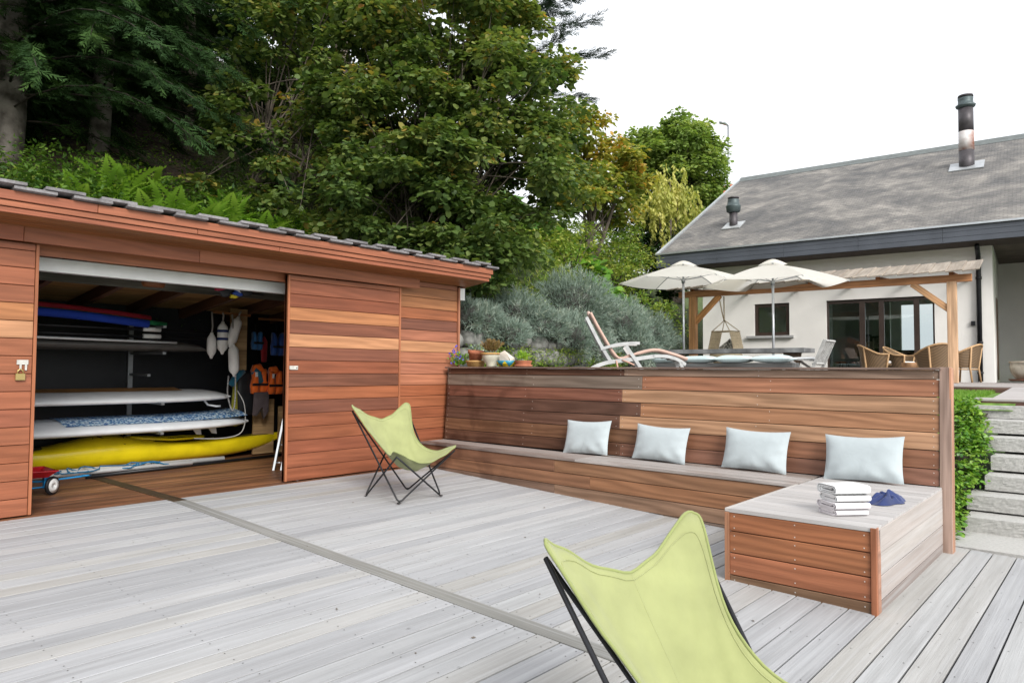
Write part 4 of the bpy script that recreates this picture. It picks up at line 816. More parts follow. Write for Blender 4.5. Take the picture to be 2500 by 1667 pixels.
# ------------------------------------------------------------------ dining table, bench, chairs
M_old = wood('silvered_oak', .8, .45, .3); gcol = col(128, 130, 132)
tb = thing('dining_table', 'long weathered slab table on the terrace', 'table', (13.85, 6.1, 1.1))
ol = [(13.52+.025*math.sin(3*y+1)+.015*math.sin(11*y), y) for y in np.linspace(4.53, 7.73, 40)]+[(14.16+.025*math.sin(4*y)+.012*math.sin(13*y), y) for y in np.linspace(7.73, 4.53, 40)]
MB().prism(ol, lambda u, v, w_: (u, v, 1.665+.085*w_)).build('top', plain('aged_slab', (.17, .175, .18, 1), .85, .35, 3, bump=.6, bscale=25), tb)
for y in (4.85, 7.3): MB().lathe([(.15, 0), (.13, .3), (.17, .56)], (13.85, y, 1.1), 12).build('leg', plain('log_leg', (.2, .14, .1, 1), .9, .4, 7), tb)
gb = thing('garden_bench', 'low weathered timber bench in front of the slab table', 'bench', (12.9, 5.9, 1.1))
board('seat', (12.9, 4.45, 1.415), (12.9, 7.42, 1.415), .34, .09, M_old, gb, gcol, bev=.012)
for y in (4.8, 7.0): board('leg', (12.9, y, 1.1), (12.9, y, 1.37), .28, .1, M_old, gb, gcol, up=(0, 1, 0))
M_aq = fabric('aqua_cushion', (.50, .62, .65, 1), .05)
for i, (y, wd, lb) in enumerate(((7.08, .5, 'aqua cushion lying at the bench end behind the deckchair'), (6.3, .72, 'aqua cushion lying on the bench, next to the deckchair foot'), (5.58, .72, 'aqua cushion lying in the middle of the low bench'), (4.86, .74, 'aqua cushion lying on the bench, nearest the wooden chair'))):
    tag(put('flat_cushion', pillow_mesh('fc', wd, .42, .15, M_aq, 50+i), None, Matrix.Translation((12.88, y, 1.53)) @ Matrix.Rotation(math.pi/2+rnd.uniform(-.05, .05), 4, 'Z')), lb, 'cushion', 'aqua cushions on the low bench')
def slatchair(yc, s, label):
    """folding chair seen from the side; s=+1 faces +Y"""
    o = thing('folding_chair', label, 'chair', (13.7, yc, 1.1), 'folding chairs at the table')
    b0, b1 = (yc-s*.14, 1.42), (yc-s*.34, 1.885)
    for x in (13.42, 13.96): MB().bar((x, b0[0]+s*.12, 1.12), (x, b1[0], b1[1]), .05, .035, up=(1, 0, 0)).build('back_post', M_old_p, o)
    for x in np.linspace(13.5, 13.88, 5): MB().bar((x, b0[0], b0[1]+.04), (x, b1[0], b1[1]-.04), .05, .016, up=(0, -s, .4)).build('slat', M_old_p, o)
    for z, y in ((b0[1]+.03, b0[0]), (b1[1]-.02, b1[0])): MB().bar((13.42, y, z), (13.96, y, z), .03, .06, up=(0, -s, .4)).build('rail', M_old_p, o)
    for k in range(5): MB().bar((13.42, yc+s*(-.1+.1*k), 1.5+.012*k), (13.96, yc+s*(-.1+.1*k), 1.5+.012*k), .08, .018).build('seat_slat', M_old_p, o)
    for x in (13.44, 13.94): MB().bar((x, yc+s*.3, 1.52), (x, yc-s*.3, 1.1), .045, .03, up=(1, 0, 0)).build('leg', M_old_p, o)
M_old_p = plain('silver_teak', (.36, .36, .355, 1), .8, .2, 12)
slatchair(4.46, 1, 'grey slatted folding chair at the table end near the house door'); slatchair(7.6, -1, 'grey slatted folding chair at the table end near the shrubs')
tag(put('seat_pad', pillow_mesh('sp', .42, .42, .07, fabric('white_pad', (.62, .64, .66, 1)), 61), None, Matrix.Translation((13.69, 4.58, 1.545))), 'white seat pad on the grey folding chair', 'cushion')
# ------------------------------------------------------------------ steamer deckchair
dk = thing('deckchair', 'reclined pale grey wooden deckchair with a salmon mattress', 'deckchair', (9.85, 6, 1.1))
DKM = Matrix.Translation((9.95, 6.0, 0)) @ Matrix.Rotation(math.radians(36), 4, 'Z') @ Matrix.Diagonal((1, .87, 1, 1)) @ Matrix.Translation((-9.86, -5.95, 0))
M_teak = plain('bleached_teak', (.42, .43, .435, 1), .75, .12, 8)
def curve(name, pts, w_, t, x):
    P = smooth_keys([(i, p) for i, p in enumerate(pts)]); m = MB()
    v = []; n = len(P)
    for i in range(n):
        a, b = P[max(i-1, 0)][1], P[min(i+1, n-1)][1]; d = unit(b-a); nn = np.array([-d[1], d[0]])*w_/2; p = P[i][1]
        for xx in (x-t/2, x+t/2):
            for s in (-1, 1): v.append((xx, p[0]+s*nn[0], p[1]+s*nn[1]))
    f = []
    for i in range(n-1):
        a, b = i*4, i*4+4
        f += [(a, b, b+1, a+1), (a+2, a+3, b+3, b+2), (a, a+2, b+2, b), (a+1, b+1, b+3, a+3)]
    f += [(0, 1, 3, 2), (n*4-4, n*4-2, n*4-1, n*4-3)]
    return m.add(v, f).build(name, M_teak, dk, DKM)
for x in (9.6, 10.12):
    curve('back_stile', [(6.38, 1.42), (6.6, 1.74), (6.84, 2.15)], .055, .028, x)
    curve('side_rail', [(6.98, 1.1), (6.8, 1.30), (6.5, 1.42), (6.1, 1.47), (5.62, 1.53)], .06, .03, x)
    curve('foot_rail', [(5.64, 1.535), (5.4, 1.53), (5.2, 1.48), (5.06, 1.40)], .05, .03, x)
    curve('leg', [(5.15, 1.44), (5.1, 1.3), (5.04, 1.1)], .05, .03, x); curve('leg', [(6.12, 1.69), (5.9, 1.4), (5.68, 1.1)], .055, .028, x-.02)
    curve('armrest', [(6.58, 1.64), (6.3, 1.71), (6.05, 1.735), (5.88, 1.735)], .045, .07, x)
for k in range(9): t = k/8; MB().bar((9.6, 6.42+.4*t, 1.5+.62*t), (10.12, 6.42+.4*t, 1.5+.62*t), .045, .012, up=(0, -.8, .5)).build('slat', M_teak, dk, DKM)
for k in range(10): y = 6.2-.115*k; MB().bar((9.6, y, float(np.interp(y, [5.1, 5.6, 6.2], [1.44, 1.55, 1.49]))), (10.12, y, float(np.interp(y, [5.1, 5.6, 6.2], [1.44, 1.55, 1.49]))), .06, .012).build('slat', M_teak, dk, DKM)
mp_ = smooth_keys([(i, p) for i, p in enumerate([(6.79, 2.205), (6.55, 1.82), (6.27, 1.475), (5.95, 1.535), (5.6, 1.60), (5.3, 1.54), (5.03, 1.46)])])
def matt(u, v):
    i = u*(len(mp_)-1); p = interp(i/8, mp_); a = interp(max(i-1, 0)/8, mp_); b = interp(min(i+1, len(mp_)-1)/8, mp_); d = unit(b-a); nn = np.array([d[1], -d[0]])
    ang = 2*math.pi*v; c, s = math.cos(ang), math.sin(ang); th = .03*(1-.35*math.exp(-((u-.5)/.02)**2)-.3*math.exp(-((u-.33)/.02)**2))
    q = p+nn*(th*math.copysign(abs(s)**.6, s)+.03); return (9.86+.25*math.copysign(abs(c)**.35, c), q[0], q[1])
mo = tag(MB().grid(matt, 50, 17).build('deckchair_mattress', fabric('salmon_canvas', (.50, .34, .28, 1), .08), None, DKM), 'salmon pink mattress lying on the reclined deckchair', 'mattress')
tag(MB().tube([(9.8, 6.75, 2.14), (9.8, 6.8, 2.23), (9.9, 6.79, 2.2)], .035, 8).build('head_roll', fabric('salmon_roll', (.5, .36, .31, 1), .08), None, DKM), 'small salmon head roll at the top of the deckchair', 'cushion')
MB().tube([(9.58, 6.3, 1.46), (9.55, 6.28, 1.36), (9.56, 6.25, 1.25)], .016, 5).tube([(9.58, 6.2, 1.47), (9.55, 6.05, 1.42), (9.56, 5.98, 1.39)], .014, 5).build('tie', fabric('tie', (.5, .3, .23, 1), .08), mo, DKM)
# ------------------------------------------------------------------ wicker chairs
m_wk, n_, b_, nd, lk = nodes('wicker'); tcx = nd('TexCoord'); w1 = nd('TexWave', Scale=16, Distortion=1.2, bands_direction='Z'); w2 = nd('TexWave', Scale=9, Distortion=.5, bands_direction='DIAGONAL'); lk(tcx.outputs['Object'], w1.inputs[0]); lk(tcx.outputs['Object'], w2.inputs[0])
cc = mixc(nd, lk, 1., ramp(nd, lk, w1.outputs[0], [(.2, (.10, .062, .03)), (.7, (.34, .22, .12))]), ramp(nd, lk, w2.outputs[0], [(0, (.7, .7, .7)), (1, (1.1, 1.1, 1.1))]), 'MULTIPLY'); lk(cc, b_.inputs['Base Color']); bp = nd('Bump', Strength=.8, Distance=.02); lk(w1.outputs[0], bp.inputs['Height']); lk(bp.outputs[0], b_.inputs['Normal'])
m_cane = plain('cane', (.46, .29, .15, 1), .5, .15, 14)
def wicker(a, k, rz, label, pad):
    M = MH @ Matrix.Translation((-a, k, 1.1)) @ Matrix.Rotation(rz, 4, 'Z'); o = tag(put('wicker_chair', None, None, M), label, 'chair', 'wicker chairs by the sliding door')
    # local: back at +Y, faces -Y
    def top(t): return .58+.20*max(0, math.sin(t))**1.3
    def shell(off):
        def g(u, v):
            t = -.55+(math.pi+1.1)*u; z0 = .3; z = z0+(top(t)-z0)*v; r = .29+.075*v+off; return (r*math.cos(t)*1.05, r*math.sin(t)*.98, z)
        return g
    put('shell', MB().grid(shell(0), 33, 9).grid(lambda u, v: shell(-.022)(1-u, v), 33, 9).mesh('shell', m_wk), o, M)
    put('rim', MB().tube([(.365*1.05*math.cos(t), .365*.98*math.sin(t), top(t)) for t in np.linspace(-.55, math.pi+.55, 26)], .021, 7).mesh('rim', m_cane), o, M)
    for t in (-.5, .9, 2.24, math.pi+.5):
        put('leg', MB().tube([(.37*1.05*math.cos(t), .37*.98*math.sin(t), top(t)), (.30*1.05*math.cos(t), .30*math.sin(t), .3), (.33*math.cos(t), .35*math.sin(t), 0)], .02, 7).mesh('leg', m_cane), o, M)
    put('seat', MB().lathe([(.28, .34), (.295, .36), (.28, .385)], n=22).mesh('seat', m_wk), o, M)
    put('stretcher', MB().tube([(.28*math.cos(t), .28*math.sin(t), .27) for t in np.linspace(0, 6.283, 20)[:-1]], .014, 6, closed=True).mesh('ring', m_cane), o, M)
    tag(put('round_seat_pad', MB().lathe([(.24, 0), (.265, .025), (.25, .055), (.1, .065)], (0, -.02, .386), 20).mesh('pad', m_padw), None, M), pad, 'cushion', 'white pads on the wicker chairs')
m_padw = fabric('white_cotton', (.74, .74, .73, 1))
wicker(2.70, 16.9, 1.9, 'wicker armchair nearest the glass door edge, seen from its side', 'white round pad on the wicker chair nearest the glass door edge')
wicker(2.42, 18.3, 1.4, 'wicker armchair half hidden behind another by the glass door', 'white round pad on the half hidden wicker chair')
wicker(1.60, 16.9, 3.6, 'wicker armchair just left of the pergola post, seen from behind', 'white round pad on the wicker chair left of the pergola post')
wicker(1.20, 17.6, -1.9, 'wicker armchair right of the pergola post against the wall', 'white round pad on the wicker chair right of the pergola post')
for a, k, lb in ((2.10, 17.2, 'short log stump table between the wicker chairs, lighter one'), (1.90, 17.8, 'short log stump table between the wicker chairs, set farther back')):
    tag(MB().lathe([(.17, 0), (.165, .2), (.17, .40), (.16, .41)], n=14).build('log_stump', plain('stump_wood', (.36, .2, .1, 1), .7, .3, 8), None, MH @ Matrix.Translation((-a, k, 1.1))), lb, 'stump', 'log stump tables')
# pot by the far wall
po = hthing('clay_pot', 'large weathered clay pot standing by the far house wall', 'pot', .1, 21.4, 1.1)
MB().lathe([(.22, .03), (.34, .2), (.37, .36), (.35, .43), (.38, .44), (.38, .49), (.33, .49), (.3, .4)], (-.1, 21.4, 1.1), 22).build('body', plain('stained_clay', (.40, .31, .22, 1), .9, .35, 5, c2=(.55, .5, .42, 1)), po, MH)
MB().lathe([(.36, 0), (.4, .05), (.37, .05), (.33, .02)], (-.1, 21.4, 1.1), 22).build('saucer', plain('brown_saucer', (.2, .09, .06, 1), .8), po, MH)
# pots on the wall cap by the shed
M_terra = plain('terracotta', (.36, .13, .07, 1), .85, .18, 9); M_ochre = plain('ochre_glaze', (.46, .27, .10, 1), .6, .15, 7)
def pot(name, label, prof, loc, mat, tilt=0):
    M = Matrix.Translation(loc) @ Matrix.Rotation(tilt, 4, 'X'); o = tag(put(name, None, None, M), label, 'pot'); put('body', MB().lathe(prof, n=24).mesh(name, mat), o, M); return o, M
KX_ = .963; ZC = 1.343
pot('flower_pot', 'ochre pot holding a tilted terracotta pot on the wall cap', [(.115, 0), (.13, .06), (.133, .062), (.145, .065), (.145, .09), (.12, .09), (.11, .03)], (7.27, 6.97, ZC), M_ochre)
pot('flower_pot', 'terracotta pot sitting tilted inside the ochre pot', [(.085, 0), (.1, .095), (.113, .1), (.118, .15), (.1, .15), (.09, .05)], (7.27, 6.98, ZC+.085), M_terra, .1)
o, M = pot('flower_pot', 'cream footed pot with an ochre rim and a dry plant', [(.06, 0), (.075, .015), (.07, .03), (.12, .09), (.135, .15), (.137, .165)], (7.27, 6.665, ZC), plain('cream_glaze', (.58, .56, .46, 1), .6, .15, 6))
put('rim', MB().lathe([(.137, .165), (.155, .175), (.155, .195), (.13, .195), (.12, .15)], n=24).mesh('rim', M_ochre), o, M)
o, M = pot('glazed_bowl', 'blue and yellow glazed bowl with a white stone in it', [(.09, 0), (.145, .05), (.152, .085), (.14, .085), (.1, .03)], (7.25, 6.35, ZC), plain('teal_glaze', (.03, .24, .36, 1), .3))
tz = MB()
for k in range(7):
    a0 = 2*math.pi*k/7; 
    f = lambda t, h: ((.102+.0575*min(1, h/.05))*math.cos(t) if h < .05 else .1555*math.cos(t), (.102+.0575*min(1, h/.05))*math.sin(t) if h < .05 else .1555*math.sin(t), h)
    tz.add([f(a0-.42, .004), f(a0, .004), f(a0+.42, .004), f(a0+.2, .045), f(a0, .08), f(a0-.2, .045)], [(0, 1, 2, 3, 4, 5)])
put('yellow_glaze', tz.mesh('zigzag', plain('yellow_glaze', (.6, .47, .02, 1), .3)), o, M)
def rock_mesh(name, sx, sy, sz, seed, mat, n=12):
    r = np.random.default_rng(seed); fr_ = r.normal(size=(6, 3))*2.2; ph = r.uniform(0, 6.28, 6); m = MB()
    def g(u, v):
        t, p = 2*math.pi*u, math.pi*v; d = V3(math.sin(p)*math.cos(t), math.sin(p)*math.sin(t), math.cos(p)); k = 1+sum(.07*math.sin(fr_[i]@d+ph[i]) for i in range(6)); d = np.sign(d)*np.abs(d)**.8
        return (d[0]*sx*k, d[1]*sy*k, d[2]*sz*k)
    return m.grid(g, n+3, n).mesh(name, mat)
tag(put('white_stone', MB().add([(-.05, -.1, -.06), (.05, -.1, -.06), (.06, .1, -.06), (-.05, .1, -.06), (-.05, -.09, -.01), (.04, -.1, 0), (.05, .09, .06), (-.04, .1, .07), (-.01, .04, .105), (-.03, -.03, .045)], [(3, 2, 1, 0), (0, 1, 5, 4), (1, 2, 6, 5), (2, 3, 7, 6), (3, 0, 4, 9, 7), (4, 5, 9), (5, 6, 8, 9), (6, 7, 8), (7, 9, 8)]).mesh('stone', plain('white_limestone', (.55, .5, .43, 1), .9)), None, Matrix.Translation((7.25, 6.36, ZC+.12))), 'whitish stone lying in the blue and yellow bowl', 'stone')
pot('flower_pot', 'low terracotta bowl with a small green plant on the wall cap', [(.1, 0), (.125, .012), (.12, .03), (.1, .03), (.1, .035), (.115, .075), (.12, .085), (.1, .085), (.09, .05)], (7.27, 6.09, ZC), M_terra)
# ------------------------------------------------------------------ hillside
TOE = [(-40, 10.9), (6.6, 10.9), (7.75, 8.3), (9.4, 7.75), (11.5, 7.85), (14, 8.7), (17, 9.5), (18.5, 11.0), (30, 12.4), (70, 16)]
def hill_z(X, Y):
    X = np.asarray(X, float); Y = np.asarray(Y, float); best = np.full(X.shape, 1e9); sg = np.zeros(X.shape)
    for (x0, y0), (x1, y1) in zip(TOE[:-1], TOE[1:]):
        dx, dy = x1-x0, y1-y0; l2 = dx*dx+dy*dy; t = np.clip(((X-x0)*dx+(Y-y0)*dy)/l2, 0, 1)
        d = np.hypot(X-x0-t*dx, Y-y0-t*dy); s = np.sign(dx*(Y-y0)-dy*(X-x0)); m = d < best-1e-6; best = np.where(m, d, best); sg = np.where(m, s, sg)
    d = best*sg; base = np.interp(X, [6.6, 7.6, 8.6, 12, 20], [3.2, 2.7, 1.9, 2.1, 2.0]); S = np.interp(X, [4, 8.5, 12, 22, 34], [.52, .8, 1.1, 1.1, .7]); top = np.interp(X, [0, 8, 20, 40], [20, 16, 17, 12])
    up = top*(1-np.exp(-S*np.maximum(d, 0)/top))
    nz = .16*np.sin(1.7*X+.6*Y)*np.sin(1.3*Y-.4*X)+.07*np.sin(4.1*X+1)*np.sin(3.7*Y)
    return np.where(d > 0, base+up+nz*np.clip(d, 0, 1), np.maximum(base-4*np.abs(d), -.8))
def hz(x, y): return float(hill_z(np.array([x]), np.array([y]))[0])
m_h, n_, b_, nd, lk = nodes('forest_floor'); g_ = nd('NewGeometry'); t1 = nd('TexNoise', Scale=.55, Detail=6); t2 = nd('TexNoise', Scale=7, Detail=5); lk(g_.outputs['Position'], t1.inputs[0]); lk(g_.outputs['Position'], t2.inputs[0])
c1 = ramp(nd, lk, t2.outputs[0], [(.3, (.02, .014, .009)), (.6, (.055, .038, .022)), (.75, (.09, .06, .03))]); c2 = ramp(nd, lk, t2.outputs[0], [(.3, (.02, .035, .008)), (.55, (.06, .09, .018)), (.75, (.12, .13, .03))])
sx_ = nd('SeparateXYZ'); lk(g_.outputs['Position'], sx_.inputs[0]); mr = nd('MapRange'); mr.inputs[1].default_value = 7; mr.inputs[2].default_value = 11; lk(sx_.outputs[0], mr.inputs[0])
lk(mixc(nd, lk, mr.outputs[0], c1, c2), b_.inputs['Base Color']); b_.inputs['Roughness'].default_value = .95; bp = nd('Bump', Strength=.8, Distance=.15); lk(t2.outputs[0], bp.inputs['Height']); lk(bp.outputs[0], b_.inputs['Normal'])
gx = np.concatenate([np.arange(-40, -6, 2.), np.arange(-6, 26, .4), np.arange(26, 71, 1.5)]); gy = np.concatenate([np.arange(6.6, 20, .35), np.arange(20, 90, 2.)])
XX, YY = np.meshgrid(gx, gy); ZZ = hill_z(XX, YY); nx_ = len(gx)
# keep the hill out of the house and shed footprints
inh = (XX > 18.7) & (YY < 11.0); ins = (XX < 7.4) & (YY < 10.55); ZZ = np.where(inh | ins, -.8, ZZ)
hm = MB().add(np.stack([XX.ravel(), YY.ravel(), ZZ.ravel()], 1), [(j*nx_+i, j*nx_+i+1, (j+1)*nx_+i+1, (j+1)*nx_+i) for j in range(len(gy)-1) for i in range(nx_-1) if not ((gx[i+1] < 7.4 and gy[j+1] < 10.5) or (gx[i] > 18.7 and gy[j+1] < 10.9))], True)
struct(hm.build('hillside', m_h))
struct(MB().add([(-400, -400, -.82), (400, -400, -.82), (400, 400, -.82), (-400, 400, -.82)], [(0, 1, 2, 3)]).build('ground', plain('meadow', (.07, .13, .025, 1), .95, .3, .3)))
# ------------------------------------------------------------------ foliage tools
def fmesh(name, V, F, tint, mat):
    """V (n,3), F (m,k) equal polygons, tint per polygon"""
    me = bpy.data.meshes.new(name); m, k = F.shape
    me.vertices.add(len(V)); me.vertices.foreach_set('co', V.astype(np.float32).ravel())
    me.loops.add(m*k); me.loops.foreach_set('vertex_index', F.astype(np.int32).ravel())
    me.polygons.add(m); me.polygons.foreach_set('loop_start', np.arange(0, m*k, k, dtype=np.int32))
    me.update(calc_edges=True); a = me.attributes.new('tint', 'FLOAT', 'FACE'); a.data.foreach_set('value', np.clip(tint, 0, 1).astype(np.float32))
    me.materials.append(mat); return me
def nrmz(a): return a/np.maximum(np.linalg.norm(a, axis=1, keepdims=True), 1e-9)
def scatter(T, F, P, A, Nn, S, tint):
    """copies of template (T verts with x=axis, y=side, z=normal) at P, axis A, normal hint Nn, size S"""
    A = nrmz(A); B = nrmz(np.cross(Nn, A)); N2 = np.cross(A, B); n, k = len(P), len(T)
    V = P[:, None]+S[:, None, None]*(T[None, :, 0:1]*A[:, None]+T[None, :, 1:2]*B[:, None]+T[None, :, 2:3]*N2[:, None])
    FF = F[None]+(np.arange(n)*k)[:, None, None]; return V.reshape(-1, 3), FF.reshape(-1, F.shape[1]), np.repeat(tint, len(F))
LEAF6 = (np.array([(0, 0, 0), (.28, .36, .05), (.7, .34, .03), (1, 0, -.08), (.7, -.34, .03), (.28, -.36, .05)]), np.array([(0, 1, 2, 3, 4, 5)]))
LEAF4 = (np.array([(0, 0, 0), (.45, .24, .05), (1, 0, -.05), (.45, -.24, .05)]), np.array([(0, 1, 2, 3)]))
NEED = (np.array([(0, -.05, 0), (0, .05, 0), (1, .02, 0), (1, -.02, 0)]), np.array([(0, 1, 2, 3)]))
def spray_t(n=6, ang=.48, w=.026):
    v = [(0, -.01, 0), (0, .01, 0), (1, .004, .05), (1, -.004, .05)]; f = [(0, 1, 2, 3)]; r = random.Random(4)
    for i in range(n):
        x = .06+.9*i/n; l = (.40*(1-.6*(i/n)))*r.uniform(.75, 1.2)
        for s in (-1, 1):
            b = len(v); a = ang*r.uniform(.7, 1.35); c, d = math.cos(a), s*math.sin(a); z = .05*x*x+r.uniform(-.04, .04); zz = r.uniform(-.1, .1)*l
            v += [(x, 0, z), (x+l*.45*c-w*d, l*.45*d+w*c, z+zz*.5), (x+l*c, l*d, z+zz), (x+l*.45*c+w*d, l*.45*d-w*c, z+zz*.5)]; f.append((b, b+1, b+2, b+3))
    return np.array(v, float), np.array(f)
SPRAY = spray_t()
def frond_t(n=15):
    v = []; f = []
    def rc(t): return V3(t*.86-.12*t*t, 0, .42*t-.62*t*t)
    for i in range(n):
        t = .08+.92*i/n; p = rc(t); l = .2*math.sin(math.pi*min(1, t*.8+.2))**.8*(1.05-t*.75); 
        for s in (-1, 1):
            b = len(v); q = p+V3(l*.35, s*l, -l*.3); mth = (p+q)/2; w_ = .022+.012*(1-t)
            v += [p, mth+V3(w_, 0, 0), q, mth-V3(w_, 0, 0)]; f.append((b, b+1, b+2, b+3))
    b = len(v); v += [V3(0, -.008, 0), V3(0, .008, 0), rc(.5)+V3(0, .006, 0), rc(.5)-V3(0, .006, 0)]; f.append((b, b+1, b+2, b+3))
    return np.array(v), np.array(f)
FROND = frond_t()
def rdir(n): return nrmz(rng.normal(size=(n, 3)))
def clumps(masses, per, cr, lo=.45):
    C_, R_ = [], []
    for x, y, z, rw, rh in masses:
        n = max(2, int(per*rw*rw*rh)); d = rdir(n); r = lo+(1-lo)*rng.random(n)**.6
        C_.append(np.array([x, y, z])+d*r[:, None]*np.array([rw, rw, rh])); R_.append(cr*rng.uniform(.7, 1.25, n))
    return np.concatenate(C_), np.concatenate(R_)
def leaf_cloud(C_, R_, per, size, tint_fn, flat=.5, droop=.35, tmpl=LEAF6):
    n = len(C_)*per; idx = np.repeat(np.arange(len(C_)), per); d = rdir(n); r = rng.random(n)**.45
    off = d*(r*R_[idx])[:, None]*np.array([1, 1, flat]); off[:, 2] -= .25*R_[idx]*(r**2)
    P = C_[idx]+off; A = off*np.array([1, 1, .4])+rdir(n)*.25*R_[idx][:, None]; A = nrmz(A); A[:, 2] -= droop*rng.random(n)
    Nn = np.array([0, 0, 1.])+rng.normal(size=(n, 3))*.38; S = size*rng.uniform(.5, 1.3, n)
    return scatter(*tmpl, P, A, Nn, S, tint_fn(P, idx, n))
def limb_mesh(base, tops, r0, r1, mat, name, sag=.15, n=6):
    m = MB(); b = V3(*base)
    for t in tops:
        t = V3(*t); mid = b+(t-b)*.5+V3(rnd.uniform(-.2, .2), rnd.uniform(-.2, .2), sag*np.linalg.norm(t-b)); pts = [(1-s)**2*b+2*s*(1-s)*mid+s*s*t for s in np.linspace(0, 1, 7)]
        m.tube(pts, list(np.linspace(r0, r1, 7)), n, caps=False)
    return m.mesh(name, mat)
M_bark = plain('grey_bark', (.10, .082, .066, 1), .95, .4, 3, bump=1, bscale=22); M_bark2 = plain('lichen_bark', (.085, .07, .058, 1), .95, .45, 4, bump=1, bscale=18, c2=(.2, .18, .16, 1))
def broadleaf(name, label, base, masses, leaf, per, cr, nleaf, size, tint_fn, flat=.5, lo=.45, trunks=3, tr=.09, group=None, bark=None, tmpl=LEAF6, spread=.5):
    o = thing(name, label, 'tree', base, group); C_, R_ = clumps(masses, per, cr, lo)
    V, F, T = leaf_cloud(C_, R_, nleaf, size, tint_fn, flat, tmpl=tmpl); put('crown', fmesh('crown', V, F, T, leaf), o)
    cen = [V3(m[0], m[1], m[2]) for m in masses]; m = MB(); b0 = V3(*base); bark = bark or M_bark
    heads = []
    for k in range(trunks):
        c = cen[k % len(cen)]; bb = b0+V3(rnd.uniform(-.3, .3), rnd.uniform(-.3, .3), -.2)*spread*2; pts = [bb+(c-bb)*s+V3(.1*math.sin(4*s+k), .1*math.cos(3*s+k), 0)*s*(1-s)*4 for s in np.linspace(0, 1, 8)]
        m.tube(pts, list(np.linspace(tr, tr*.3, 8)), 7, caps=False); heads.append((pts[3], pts[5]))
    put('trunk', m.mesh('trunk', bark), o); lm = MB()
    for c in C_[::2]:
        h = heads[rnd.randrange(len(heads))][rnd.randrange(2)]; mid = (h+c)/2+V3(0, 0, .2); lm.tube([(1-s)**2*h+2*s*(1-s)*mid+s*s*c for s in np.linspace(0, 1, 5)], [.022, .018, .014, .01, .006], 4, caps=False)
    put('branches', lm.mesh('branches', bark), o); return o
G = lambda *c: [(p, col_) for p, col_ in c]
L_haz = leafmat('hazel_leaf', G((0, (.05, .095, .026)), (.35, (.115, .175, .046)), (.6, (.195, .245, .066)), (.8, (.31, .26, .06)), (1, (.48, .23, .05))), .36)
L_yel = leafmat('autumn_leaf', G((0, (.09, .15, .03)), (.4, (.23, .28, .055)), (.7, (.42, .36, .07)), (1, (.6, .3, .06))), .35)
L_grn = leafmat('maple_leaf', G((0, (.12, .2, .045)), (.5, (.24, .34, .09)), (1, (.42, .46, .13))), .35)
L_con = leafmat('conifer_spray', G((0, (.010, .024, .008)), (.5, (.022, .052, .015)), (.85, (.05, .10, .024)), (1, (.10, .16, .035))), .15, .8, .12)
L_ced = leafmat('cedar_spray', G((0, (.012, .03, .024)), (.6, (.03, .06, .045)), (1, (.06, .09, .05))), .1, .6)
L_fern = leafmat('fern_frond', G((0, (.08, .18, .02)), (.5, (.2, .38, .035)), (1, (.36, .5, .07))), .35)
L_sil = leafmat('silver_sprig', G((0, (.075, .11, .085)), (.45, (.17, .235, .195)), (.8, (.30, .37, .32)), (1, (.42, .46, .38))), .15, .8)
L_low = leafmat('undergrowth_leaf', G((0, (.03, .08, .016)), (.4, (.09, .18, .03)), (.7, (.2, .32, .05)), (1, (.38, .42, .09))), .3)
L_big = leafmat('glossy_leaf', G((0, (.04, .13, .015)), (.5, (.12, .28, .03)), (1, (.27, .42, .06))), .25, .35)
L_wil = leafmat('willow_leaf', G((0, (.2, .22, .05)), (.5, (.4, .42, .1)), (1, (.6, .55, .18))), .4)
def tf(mu, sd, amp=.12, zc=None, zr=1, k=0):
    def f(P, idx, n):
        b = rng.normal(mu, amp, idx.max()+1)[idx]; t = b+rng.normal(0, sd, n)
        if zc is not None: t += k*(P[:, 2]-zc)/zr
        return t
    return f
# big hazel leaning over the end of the shed, and its thinner neighbour
HAZ = [(8.77, 9.65, 7.71, 1.75, 1.3), (9.09, 8.48, 6.05, 1.24, 1.24), (8.12, 9.33, 5.39, 1.36, 1.22), (8.84, 8.23, 4.7, 1.34, .92), (7.98, 9.26, 4.13, 1.55, .77), (8.48, 8.0, 3.53, 1.0, .6), (7.87, 8.42, 3.22, 1.12, .46), (7.94, 10.38, 6.49, 1.05, 1.5), (10.05, 8.53, 6.97, .77, .85), (10.08, 7.96, 5.6, .68, .83), (9.76, 7.8, 4.38, .58, .65), (8.42, 8.0, 2.83, .6, .4), (10.97, 8.1, 6.06, .5, .68), (10.75, 8.03, 5.07, .52, .62), (10.7, 8.35, 6.83, .57, .65), (10.4, 8.65, 7.7, .5, .65)]
HZ2 = [(6.98, 12.41, 6.4, 1.02, 1.26), (7.61, 11.43, 5.71, 1.01, 1.16), (7.46, 12.38, 7.93, 1.37, 1.05), (8.25, 11.46, 8.09, 1.37, .97), (6.52, 12.12, 4.9, .9, .68), (7.32, 11.22, 4.45, 1.13, .83), (7.58, 10.6, 3.66, .79, .5)]
broadleaf('hazel_tree', 'large olive green hazel tree turning orange at its sunny edge above the shed end', (8.6, 10.2, hz(8.6, 10.2)-.1), HAZ, L_haz, 26, .38, 140, .112, tf(.32, .16, .11, 4.5, 4, .18), trunks=6, tr=.07)
broadleaf('hazel_tree', 'thin brownish hazel with grey stems and sky gaps behind the shed roof', (7.0, 12.6, hz(7., 12.6)-.1), HZ2, L_haz, 16, .38, 95, .115, tf(.4, .16, .12), trunks=5, tr=.04)
